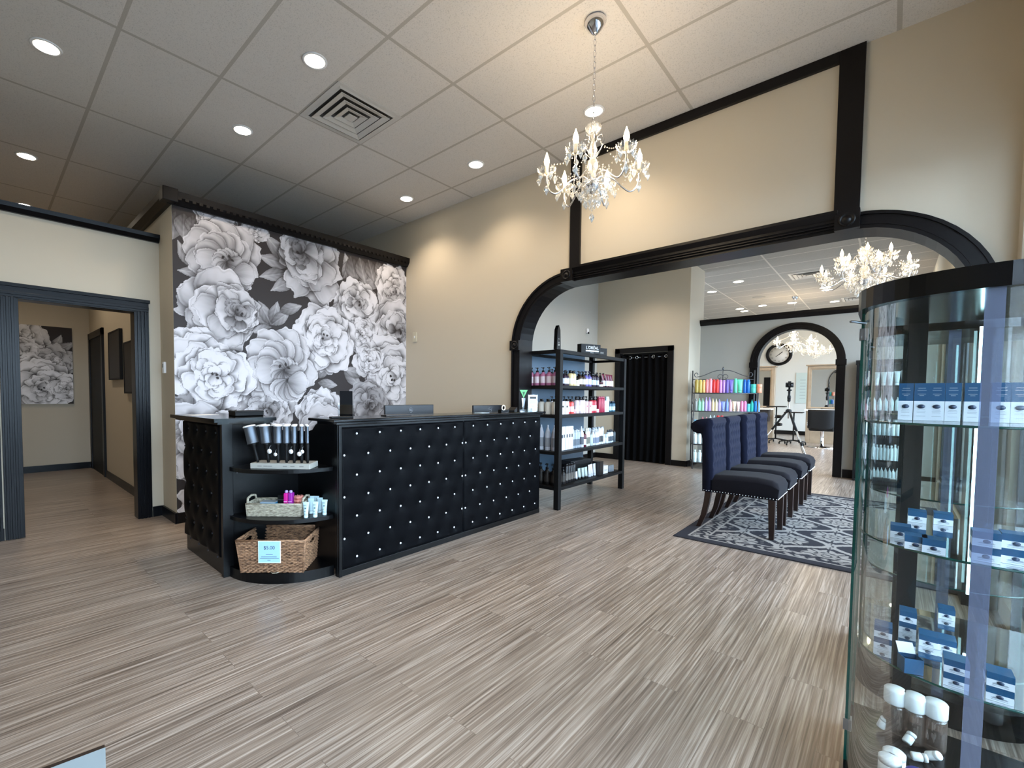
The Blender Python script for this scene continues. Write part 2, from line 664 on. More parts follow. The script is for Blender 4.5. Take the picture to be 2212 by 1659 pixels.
# crowns
m = MB()
m.prism([(YD, 2.725), (YD - .03, 2.725), (YD - .06, 2.76), (YD - .065, 2.795), (YD + .13, 2.795), (YD + .13, 2.725)], X0W, 1.262, 'x')
struct('trim_7', m, NAVYB)
m = MB()
m.prism([(YF, 2.985), (YF - .035, 2.985), (YF - .075, 3.04), (YF - .08, 3.095), (YF + .12, 3.095), (YF + .12, 2.985)], 1.27, XA - .001, 'x')
m.prism([(1.265, 2.985), (1.23, 2.985), (1.19, 3.04), (1.185, 3.095), (1.40, 3.095), (1.40, 2.985)], YF - .01, YN, 'y')
for k in range(46):
    m.box(1.30 + k * .06, 1.33 + k * .06, YF - .078, YF - .045, 3.02, 3.045)
struct('trim_8', m, BLACK)
struct('trim_9', MB().box(1.175, 1.30, YF - .09, YF + .03, 2.99, 3.11), BLACK, bevel=.006)
# door casing (fluted)
m = MB()
for x0, x1 in ((0.125, 0.235), (1.055, 1.165), (0.005, 0.115)):
    m.box(x0, x1, YD - .02, YD + .001, 0, 2.03)
    for k in range(3):
        m.box(x0 + .014 + k * .03, x0 + .032 + k * .03, YD - .03, YD - .019, 0, 2.03)
m.box(0.125, 1.165, YD - .024, YD + .001, 2.03, 2.14)
m.box(0.115, 1.175, YD - .04, YD + .001, 2.115, 2.145)
m.box(0.125, 1.165, YD - .032, YD - .02, 2.05, 2.075)
m.box(0.23, 0.245, YD - .02, YD + .14, 0, 2.03)
m.box(1.045, 1.06, YD - .02, YD + .14, 0, 2.03)
m.box(0.23, 1.06, YD - .02, YD + .14, 2.02, 2.035)
d1 = struct('door_1', m, NAVYB, bevel=.002)
# open leaf standing against the wall, left of the doorway
m = MB()
m.box(-0.65, 0.0, YD - .075, YD - .035, 0.01, 2.02)
for x0, x1, z0, z1 in ((-.55, -.33, .2, .95), (-.22, -.06, .2, .95), (-.55, -.33, 1.08, 1.9), (-.22, -.06, 1.08, 1.9)):
    m.box(x0, x1, YD - .083, YD - .074, z0, z1)
m.build('leaf', NAVYB, d1, bevel=.004)
# hall door on the right wall
m = MB()
m.box(1.235, 1.268, 8.33, 8.43, 0, 2.18)
m.box(1.235, 1.268, 9.42, 9.52, 0, 2.18)
m.box(1.235, 1.268, 8.33, 9.52, 2.08, 2.18)
d3 = struct('door_3', m, BLACK, bevel=.003)
MB().box(1.25, 1.268, 8.43, 9.42, 0, 2.08).build('leaf', BLACKM, d3)
# baseboards
bb = [('baseboard_left', (X0W, .12, YD - .018, YD), NAVYB), ('baseboard_left', (1.17, 1.25, YD - .018, YD), NAVYB),
      ('baseboard_left', (1.247, 1.265, YF - .015, YD), NAVYB), ('baseboard_back', (-.24, 1.262, YN - .018, YN), NAVYB),
      ('baseboard_right', (1.247, 1.265, YD + .13, 8.33), BLACK), ('baseboard_left', (1.27, XA, YF - .018, YF), BLACK),
      ('baseboard_right', (XA - .018, XA, 3.07, YF - .02), BLACK),
      ('baseboard_back', (8.54, 8.56, 2.6, 2.85), BLACK), ('baseboard_back', (8.54, 8.56, 3.94, 4.33), BLACK),
      ('baseboard_left', (8.56, 9.18, 2.582, 2.6), BLACK), ('baseboard_back', (XB - .018, XB, YS, .508), BLACK),
      ('baseboard_back', (XB - .018, XB, 1.79, 2.58), BLACK), ('baseboard_left', (XA + XT + .02, 8.54, 4.312, 4.33), BLACK),
      ('baseboard_back', (XE - .02, XE, YS, 6.08), BLACK)]
for n, (a, b, c, d), mt in bb:
    struct(n, MB().box(a, b, c, d, 0, .10 if b < 9.19 else .13), mt)

# window wall
FRAME = mat('dark bronze frame', (30, 30, 32), .4, metal=.5)
PANE = glassmat('window pane', (0.96, 0.98, 0.98, 1), gloss=.8, base=.0)
WIN = [(-0.7, 3.95, 3), (4.35, 9.1, 3), (9.5, 18.4, 6)]
m = MB()
m.box(X0W, XE, YS - .12, YS, 2.75, HC)
m.box(X0W, XE, YS - .12, YS, 0, .12)
prev = X0W
for a, b, n in WIN:
    m.box(prev, a, YS - .12, YS, .12, 2.75)
    prev = b
m.box(prev, XE, YS - .12, YS, .12, 2.75)
struct('wall_window', m, WALL).name = 'wall_front'
wi = 0
for a, b, n in WIN:
    for k in range(n):
        wi += 1
        x0 = a + (b - a) * k / n
        x1 = a + (b - a) * (k + 1) / n
        m = MB()
        m.box(x0, x0 + .05, YS - .10, YS - .03, .12, 2.75)
        m.box(x1 - .05, x1, YS - .10, YS - .03, .12, 2.75)
        m.box(x0 + .05, x1 - .05, YS - .10, YS - .03, .12, .18)
        m.box(x0 + .05, x1 - .05, YS - .10, YS - .03, 2.69, 2.75)
        w = struct('window_%d' % wi, m, FRAME)
        MB().box(x0 + .05, x1 - .05, YS - .068, YS - .062, .18, 2.69).build('pane', PANE, w)
# outside
gm = mat('asphalt', (120, 122, 124), .9, var=.15, vscale=3)
struct('ground', MB().box(-30, 45, -40, YS - .12, -0.2, -0.1), gm)


def brick_material():
    m = bpy.data.materials.new('pale brick')
    m.use_nodes = True
    nt = m.node_tree
    b = nt.nodes['Principled BSDF']
    tc = nt.nodes.new('ShaderNodeTexCoord')
    mp = nt.nodes.new('ShaderNodeMapping')
    mp.inputs['Rotation'].default_value = (R(90), 0, R(90))
    br = nt.nodes.new('ShaderNodeTexBrick')
    br.inputs['Scale'].default_value = 1
    br.inputs['Brick Width'].default_value = .4
    br.inputs['Row Height'].default_value = .14
    br.inputs['Mortar Size'].default_value = .012
    br.inputs['Color1'].default_value = srgb(128, 122, 112)
    br.inputs['Color2'].default_value = srgb(108, 102, 94)
    br.inputs['Mortar'].default_value = srgb(160, 156, 148)
    nt.links.new(tc.outputs['Object'], mp.inputs[0])
    nt.links.new(mp.outputs[0], br.inputs[0])
    nt.links.new(br.outputs[0], b.inputs['Base Color'])
    b.inputs['Roughness'].default_value = .9
    return m


bld = thing('neighbour_building', 'pale brick building wing with dark framed windows outside the shop front', 'building', (20.6, -3, 0))
BRK = brick_material()
m = MB()
m.box(0, .3, -5, 2.2, -.1, 4.5)
m.build('wall', BRK, bld)
for k in range(3):
    w = MB().box(-.04, .0, 1.2 - k * 2, 1.9 - k * 2, 1.9, 3.3).build('window', FRAME, bld)
    MB().box(-.05, -.041, 1.26 - k * 2, 1.84 - k * 2, 1.96, 3.24).build('pane', mat('dark reflecting glass', (70, 96, 130), .08, spec=.8), w)

# ================================================================== PRINTED FLOWERS
class Canvas:
    def __init__(s, w, h, step, bg=0.0):
        s.w, s.h, s.st = w, h, step
        s.nx, s.ny = int(w / step) + 1, int(h / step) + 1
        s.a = np.full((s.ny, s.nx), bg, dtype=np.float32)

    def petal(s, cx, cy, ang, ln, wd, b0, b1, ruf=.06, seed=0, tip=.6, pointed=False, vein=0):
        R_ = ln * 1.15 + wd * .2
        x0, x1 = int(max(0, (cx - R_) / s.st)), int(min(s.nx, (cx + R_) / s.st + 1))
        y0, y1 = int(max(0, (cy - R_) / s.st)), int(min(s.ny, (cy + R_) / s.st + 1))
        if x1 <= x0 or y1 <= y0:
            return
        X, Y = np.meshgrid(np.arange(x0, x1) * s.st - cx, np.arange(y0, y1) * s.st - cy)
        c, sn = math.cos(ang), math.sin(ang)
        u = (X * c + Y * sn) / ln
        v = (-X * sn + Y * c) / wd
        rs = np.random.RandomState(seed)
        p = rs.rand(6) * 6.28
        wob = 1 + ruf * (np.sin(v * 3 + p[0]) + .55 * np.sin(v * 8 + p[1]) + .3 * np.sin(v * 15 + p[2])) * np.clip(u, 0, 1)
        uu = u / wob
        uc = np.clip(uu, 0, 1)
        if pointed:
            f = np.sin(PI * uc ** .85) ** 1.05
        else:
            f = np.where(uc < tip, .22 + .78 * np.sin(PI / 2 * np.clip(uc / tip, 0, 1)) ** .9, np.sqrt(np.clip(1 - ((uc - tip) / (1 - tip)) ** 2, 0, 1)))
            f = f * (1 + ruf * .8 * np.sin(uc * 13 + p[3]) * uc)
        f = np.maximum(f, 1e-3)
        g = np.abs(v) / f
        ins = (g < 1) & (uu > 0) & (uu < 1)
        win = s.a[y0:y1, x0:x1]
        # soft printed shade beneath the petal
        near = (uu > -.05) & (uu < 1.10) & ~ins
        ex = np.maximum(g - 1, 0) + np.maximum(uu - 1, 0) * 5
        k = np.where(near & (ex < .45), 1 - .50 * (1 - np.clip(ex / .40, 0, 1)) ** 2, 1)
        win *= k
        t = np.clip(uc, 0, 1)
        t = t ** .75
        t = t * t * (3 - 2 * t)
        val = b0 + (b1 - b0) * t
        th = v / np.maximum(uc, .12)
        st_ = np.sin(th * 7 + p[4]) * .6 + np.sin(th * 17 + p[5]) * .35
        val = val + .028 * st_ * (1 - .5 * t)
        side = 1 if rs.rand() > .5 else -1
        val = val - .10 * g ** 3 * (1 - .5 * t) + .07 * v * side
        fold = np.exp(-((v - (p[0] - 3.1) * .16) / .16) ** 2)
        val = val - .13 * fold * np.clip(1 - uc * .95, 0, 1)
        # turned edge: thin light rim with a grey line inside it
        edge = np.minimum(1 - g, (1 - uc) * 2.2)
        val = val - .07 * np.exp(-((edge - .13) / .05) ** 2) * (uc > .35)
        val = val + .04 * (edge < .08) * (uc > .35)
        if pointed:
            val = val + .13 * np.exp(-(v / .07) ** 2)
            val = val + .03 * np.sin((np.abs(v) * 9 + uc * 26))
        win[ins] = np.clip(val[ins], .02, 1)

    def leaf(s, x, y, ang, ln, wd, t=.55, seed=0):
        s.petal(x, y, ang, ln, wd, t - .18, t + .18, .02, seed, pointed=True)

    def peony(s, cx, cy, r, tone=.92, core=.55, seed=1, off=(0, 0), dark=.42):
        rs = np.random.RandomState(seed)
        for ring, (k, l, w, b0) in enumerate(((7, 1.0, .56, dark), (7, .86, .52, dark + .04), (6, .70, .46, dark + .08), (6, .54, .38, dark + .12))):
            a0 = rs.rand() * 6.28
            ccx, ccy = cx + off[0] * r * ring * .22, cy + off[1] * r * ring * .22
            order = list(range(k))
            rs.shuffle(order)
            for i in order:
                a = a0 + 6.283 * i / k + (rs.rand() - .5) * .8
                ll = l * r * (.74 + .46 * rs.rand())
                s.petal(ccx, ccy, a, ll, w * r * (.75 + .5 * rs.rand()), b0 + .12 * (rs.rand() - .5), tone + .05 + .10 * (rs.rand() - .5), .075, int(rs.rand() * 9999), tip=.58 + .1 * rs.rand())
        ccx, ccy = cx + off[0] * r * .8, cy + off[1] * r * .8
        n = 15
        for i in range(n):
            a = rs.rand() * 6.28
            d = (1 - i / n) * .34 * r * (.6 + .5 * rs.rand())
            px, py = ccx + d * math.cos(a), ccy + d * math.sin(a)
            s.petal(px - .12 * r * math.cos(a), py - .12 * r * math.sin(a), a + (rs.rand() - .5) * .9, .30 * r, .15 * r, core - .26, core + .14 + .16 * rs.rand(), .05, int(rs.rand() * 9999))
        for i in range(3):
            a = rs.rand() * 6.28
            s.petal(ccx + .05 * r * math.cos(a), ccy + .05 * r * math.sin(a), a, .07 * r, .03 * r, .02, .08, .1, i)

    def rose(s, cx, cy, r, seed=1, ang=-1.3, tone=.9):
        """bowl shaped bloom: big outer petals, a cup, small stamens"""
        rs = np.random.RandomState(seed)
        for i in range(9):
            a = i * .70 + rs.rand() * .3
            s.petal(cx, cy, a, r * (.92 + .14 * rs.rand()), r * .44, .45, tone, .05, seed * 31 + i)
        for i in range(6):
            a = ang + PI + (i - 2.5) * .55
            s.petal(cx + .1 * r * math.cos(ang), cy + .1 * r * math.sin(ang), a, r * .74, r * .36, .50, tone, .05, seed * 17 + i)
        fx, fy = cx + .22 * r * math.cos(ang), cy + .22 * r * math.sin(ang)
        s.petal(fx - .34 * r, fy + .05, 0.0, .7 * r, .24 * r, .05, .38, .03, 3)
        for i in range(7):
            a = ang + PI + (i - 3) * .42
            s.petal(fx, fy, a, r * .40, r * .17, .42, tone - .04, .05, seed * 13 + i)
        for i in range(9):
            a = ang + (i - 4) * .32
            s.petal(fx - .05 * r * math.cos(ang), fy - .05 * r * math.sin(ang), a, r * (.36 + .1 * rs.rand()), r * .13, .30, tone - .1, .06, seed * 11 + i)
        for i, (q, h) in enumerate(((-.16, .10), (.03, .15), (.13, .09))):
            s.petal(fx + q * r, fy + h * r, 1.2 + i * .7, .10 * r, .03 * r, .02, .10, .1, i)
        for i in range(6):
            a = ang + (i - 2.5) * .42
            s.petal(cx + .45 * r * math.cos(ang), cy + .45 * r * math.sin(ang), a, r * .55, r * .30, .55, tone + .02, .05, seed * 7 + i)

    def colors(s, lo, hi):
        t = np.clip(s.a, 0, 1)[..., None]
        lo = np.array(lo[:3]); hi = np.array(hi[:3])
        c = (lo + (hi - lo) * (t ** 2.1))
        return np.concatenate([c, np.ones_like(t)], -1).reshape(-1, 4).astype(np.float32)


def color_grid(name, cv, cols, place, mt, parent=None, back=None):
    """flat grid mesh whose vertex colours hold the print; place(u,v) gives points (numpy)"""
    nx, ny = cv.nx, cv.ny
    U, V = np.meshgrid(np.linspace(0, 1, nx), np.linspace(0, 1, ny))
    P = place(U.ravel(), V.ravel()).astype(np.float32)
    me = bpy.data.meshes.new(name)
    i = np.arange(nx * ny).reshape(ny, nx)
    q = np.stack([i[:-1, :-1], i[:-1, 1:], i[1:, 1:], i[1:, :-1]], -1).reshape(-1, 4).astype(np.int32)
    me.vertices.add(nx * ny)
    me.vertices.foreach_set('co', P.ravel())
    me.loops.add(q.size)
    me.loops.foreach_set('vertex_index', q.ravel())
    me.polygons.add(len(q))
    me.polygons.foreach_set('loop_start', np.arange(0, q.size, 4, dtype=np.int32))
    me.polygons.foreach_set('loop_total', np.full(len(q), 4, dtype=np.int32))
    me.update(calc_edges=True)
    at_ = me.color_attributes.new('print', 'FLOAT_COLOR', 'POINT')
    at_.data.foreach_set('color', cols.ravel())
    me.materials.append(mt)
    o = bpy.data.objects.new(name, me)
    COL.objects.link(o)
    if parent:
        o.parent = parent
    return o


def mural_canvas(w, h, step):
    cv = Canvas(w, h, step, .12)
    Q = lambda zx, zy: (lambda p: (p.x - 1.265, p.z))(at(360 + zx / 3.2537, 430 + zy / 3.2537, y=YF))
    S = 0.0015  # metres per zoomed pixel, roughly

    def r_(zx, zy, rr):
        a = Q(zx - rr, zy); b = Q(zx + rr, zy); c = Q(zx, zy - rr); d = Q(zx, zy + rr)
        return ((b[0] - a[0]) + (c[1] - d[1])) / 4

    def lf(zx, zy, ex, ey, wfrac=.22, t=.58, seed=0):
        a = Q(zx, zy); b = Q(ex, ey)
        ln = math.hypot(b[0] - a[0], b[1] - a[1])
        cv.leaf(a[0], a[1], math.atan2(b[1] - a[1], b[0] - a[0]), ln, ln * wfrac, t, seed)

    def pe(zx, zy, rr, **k):
        cv.peony(*Q(zx, zy), r_(zx, zy, rr), **k)
    # leaves first
    for L in ((860, 470, 640, 400), (840, 520, 650, 545), (900, 560, 730, 645), (850, 440, 680, 240), (850, 430, 800, 270),
              (735, 885, 590, 790), (735, 885, 640, 710), (735, 880, 780, 715), (735, 885, 865, 790), (790, 790, 950, 750), (735, 900, 590, 935),
              (250, 520, 75, 500), (170, 480, 75, 290), (1300, 610, 1250, 380), (1310, 605, 1450, 460), (1320, 590, 1560, 540), (1310, 620, 1470, 670),
              (1240, 560, 1290, 420), (1000, 950, 860, 920), (1020, 1340, 985, 1450), (1060, 1290, 1200, 1310), (1080, 1320, 1180, 1420),
              (1240, 1190, 1370, 1330), (1380, 1240, 1240, 1190), (1300, 1150, 1400, 1060), (1480, 745, 1560, 760), (1030, 1250, 1160, 1180)):
        lf(*L, seed=L[0])
    for i in range(4):
        lf(60 + i * 60, 90 + i * 12, 40 + i * 74, 290 - i * 12, .34, .40 + .05 * (i % 2), i)
    for i in range(5):
        lf(1290 + 62 * i, 400 + i * 12, 1330 + i * 62, 600 - i * 8, .30, .42 + .05 * (i % 2), 20 + i)
    pe(360, 150, 165, tone=.86, core=.7, seed=5)
    pe(620, 205, 110, tone=.9, core=.7, seed=6)
    cv.rose(*Q(400, 400), r_(400, 400, 275), seed=4, ang=-1.0)
    pe(340, 790, 275, tone=.9, core=.48, seed=11, off=(.75, .05), dark=.34)
    pe(1020, 470, 225, tone=.86, core=.42, seed=12, off=(-.5, .45), dark=.30)
    pe(1600, 650, 150, tone=.93, core=.66, seed=13)
    pe(1330, 745, 175, tone=.95, core=.60, seed=14, off=(.1, .1), dark=.5)
    pe(1590, 930, 185, tone=.92, core=.48, seed=15, off=(.3, 0))
    pe(1370, 950, 130, tone=.96, core=.8, seed=19, dark=.55)
    pe(1110, 970, 225, tone=.98, core=.80, seed=16, dark=.58)
    pe(700, 1480, 210, tone=.88, core=.42, seed=17, off=(.1, -.05))
    cv.rose(*Q(810, 1160), r_(810, 1160, 265), seed=9, ang=-1.2, tone=.93)
    pe(130, 1090, 220, tone=1.0, core=.85, seed=21, dark=.62)
    pe(330, 1250, 300, tone=1.0, core=.85, seed=22, dark=.62)
    pe(1590, 1250, 245, tone=.98, core=.82, seed=23, dark=.58)
    pe(1420, 1130, 110, tone=.96, core=.8, seed=24, dark=.6)
    pe(1080, 1520, 180, tone=.93, core=.6, seed=25, off=(.1, .2))
    pe(1430, 1450, 165, tone=.68, core=.40, seed=26, dark=.28)
    pe(100, 1520, 140, tone=.62, core=.4, seed=27, dark=.28)
    # below the counter line
    rs = np.random.RandomState(3)
    for i, (x, z, r) in enumerate(((.25, .72, .42), (.9, .45, .45), (1.6, .62, .42), (2.35, .5, .45), (.4, .1, .35), (1.3, .02, .35), (2.0, .05, .35), (2.7, .15, .3))):
        cv.peony(x, z, r, tone=.92, core=.6, seed=40 + i, dark=.45)
    return cv


cv = mural_canvas(XA - 1.265 - .001, 2.985, .005)
W_, H_ = cv.w, cv.h
mur = color_grid('flower_mural', cv, cv.colors(srgb(42, 36, 36), srgb(214, 212, 217)),
                 lambda u, v: np.stack([1.266 + u * W_, np.full_like(u, YF - .004), v * H_], -1), vcolmat('mural print', .55))
tag(mur, 'large black and white peony wall mural behind the reception desk', 'wall mural')

# ================================================================== HALL
pt = thing('canvas_painting', 'white peony canvas hanging at the end of the hallway', 'painting', (0.36, YN - .035, 1.055))
MB().box(0, .68, 0.002, .03, 0, 1.2).build('canvas', WHITE, pt)
cv = Canvas(.68, 1.2, .006, .12)
for i, a in enumerate(((.45, .75, 2.0), (.42, .75, 1.2), (.42, .78, .6), (.40, .74, .1), (.2, .8, .4))):
    cv.leaf(a[0], a[1], a[2], .36, .07, .5, i)
for a in ((.05, 1.0, .34, .9, 1), (.1, .72, .25, .88, 2), (.45, .62, .26, .75, 3), (.2, .48, .24, .95, 4), (.30, .25, .40, 1.0, 5), (.60, .24, .20, .98, 6)):
    cv.peony(a[0], a[1], a[2], tone=a[3], core=.7, seed=70 + a[4], dark=.5)
color_grid('print', cv, cv.colors(srgb(40, 36, 38), srgb(238, 238, 242)), lambda u, v: np.stack([u * .68, np.zeros_like(u), v * 1.2], -1), vcolmat('canvas print', .6), pt)
DK = mat('dark picture print', (26, 22, 22), .5, var=.5, vscale=6)
for i, (ya, yb, za, zb, lb) in enumerate(((7.09, 7.81, 1.41, 2.05, 'dark framed picture in the hallway nearer the far black door'),
                                          (6.20, 6.87, 1.23, 1.85, 'dark framed picture in the hallway partly hidden by the door casing'))):
    p = thing('framed_picture', lb, 'picture', (1.262, ya, za), 0, 'dark pictures in the hallway')
    m = MB()
    w, h = yb - ya, zb - za
    m.box(-.035, 0, 0, .02, 0, h); m.box(-.035, 0, w - .02, w, 0, h); m.box(-.035, 0, .02, w - .02, 0, .02); m.box(-.035, 0, .02, w - .02, h - .02, h)
    m.build('frame', BLACKM, p)
    MB().box(-.03, 0, .02, w - .02, .02, h - .02).build('print', DK, p)
th = thing('thermostat', 'small white thermostat on the narrow wall beside the mural', 'thermostat', (1.265, 5.2, 1.49))
MB().box(-.022, 0, -.028, .028, -.055, .055).build('housing', WHITE, th, bevel=.004)
MB().box(-.024, -.021, -.018, .018, .0, .035).build('display', M((120, 125, 122)), th)
sw = thing('light_switch', 'small cream switch plate on the beige wall right of the mural', 'light switch', (XA, 4.715, 2.02))
MB().box(-.008, 0, -.04, .04, -.065, .065).build('plate', M((205, 198, 176)), sw, bevel=.002)
MB().box(-.014, -.008, -.008, .008, -.015, .015).build('toggle', WHITE, sw)
sn = thing('motion_sensor', 'small white sensor high on the pale wall above the black shelf unit', 'sensor', (8.1, 4.33, 2.49))
MB().box(-.03, .03, -.04, 0, -.04, .05).build('housing', WHITE, sn, bevel=.008)
MB().box(-.02, .02, -.052, -.04, -.05, -.015).build('lens', BLACKM, sn)

# ================================================================== CEILING FIXTURES
def downlight(x, y, label, group, power=26, size=.068):
    t = thing('ceiling_light', label, 'ceiling light', (x, y, HC), 0, group)
    MB().lathe([(size, 0), (size + .018, 0), (size + .016, -.006), (size, -.006)], n=28, ring=True).build('trim_ring', WHITE, t)
    MB().lathe([(.001, -.002), (size, -.002), (size, -.005), (.001, -.005)], n=28).build('lens', LAMP, t)
    ld = bpy.data.lights.new('downlight', 'SPOT')
    ld.energy = power * 1.22
    ld.color = (1, .82, .62)
    ld.spot_size = R(128)
    ld.spot_blend = .75
    ld.shadow_soft_size = .06
    lo = bpy.data.objects.new('lamp', ld)
    COL.objects.link(lo)
    lo.parent = t
    lo.location = (0, 0, -.02)
    return t


G1 = 'downlights in the reception ceiling'
for px, py, lb, pw in ((100, 101, 'round ceiling downlight nearest the top left corner of the photo', 20), (680, 131, 'round ceiling downlight just left of and nearer than the square vent', 24),
                   (524, 281, 'round ceiling downlight on the left between the vent and the mural', 22), (57, 337, 'round ceiling downlight above the hallway doorway', 20),
                   (1028, 355, 'round ceiling downlight near the beige wall, right of the vent', 30), (878, 429, 'round ceiling downlight near the beige wall, closest to the mural', 34),
                   (1283, 240, 'round ceiling downlight seen directly above the reception chandelier', 30)):
    p = at(px, py, z=HC)
    downlight(p.x, p.y, lb, G1, pw)
downlight(0.45, 8.0, 'round ceiling downlight over the far end of the hallway', G1, 26)
downlight(0.4, 2.2, 'round ceiling downlight above and behind the photographer', G1, 20)
G2 = 'downlights in the salon ceiling'
for px, py in ((1595, 608), (1538, 630), (1598, 667), (1647, 660), (1711, 654), (1803, 651), (1970, 573), (1608, 672), (1783, 621), (1787, 626)):
    p = at(px, py, z=HC)
    downlight(p.x, p.y, 'round downlight in the salon ceiling seen through the big arch', G2, 22, .085)
downlight(6.1, 3.6, 'round downlight over the black shelf unit', G2, 24)
downlight(7.6, 3.2, 'round downlight washing the wall above the curtained doorway', G2, 40)
downlight(6.3, 1.2, 'round downlight over the row of chairs', G2, 18)


def vent(x, y, label):
    t = thing('ceiling_vent', label, 'air vent', (x, y, HC), 0, 'square ceiling air vents')
    W = mat('vent white metal', (196, 192, 184), .5)
    MB().box(-.29, .29, -.29, .29, -.004, -.001).build('duct', M((60, 58, 55)), t)

    def ring(mb, a, b, za, zb):
        # sloped square ring
        v = [(s * a, q * a, za) for s, q in ((-1, -1), (1, -1), (1, 1), (-1, 1))] + [(s * b, q * b, zb) for s, q in ((-1, -1), (1, -1), (1, 1), (-1, 1))]
        v += [(p[0], p[1], p[2] + .004) for p in v]
        f = []
        for i in range(4):
            k = (i + 1) % 4
            f += [(i, k, 4 + k, 4 + i), (8 + i, 12 + i, 12 + k, 8 + k), (i, 8 + i, 8 + k, k), (4 + i, 4 + k, 12 + k, 12 + i)]
        mb.add(v, f)
    m = MB()
    ring(m, .302, .27, -.006, -.006)
    ring(m, .27, .252, -.006, -.012)
    m.build('frame', W, t)
    for k, (a, b) in enumerate(((.232, .186), (.166, .120), (.100, .058))):
        m = MB()
        ring(m, a, b, -.022, -.010)
        m.build('louvre', W, t)
    MB().prism([(-.04, -.04), (.04, -.04), (.04, .04), (-.04, .04)], -.022, -.016, 'z').build('centre_plate', W, t)
    return t


vent(2.20, 3.38, 'square louvred air vent in the reception ceiling')
vent(10.9, 1.2, 'square louvred air vent beside the second chandelier in the salon ceiling')
vent(14.2, 0.62, 'square louvred air vent farther back in the salon ceiling')
sp = thing('ceiling_speaker', 'round flush grille in the salon ceiling left of the seam', 'speaker', tuple(at(1639, 642, z=HC)))
MB().lathe([(.001, -.004), (.12, -.004), (.13, 0)], n=28).build('grille', M((150, 146, 138)), sp)


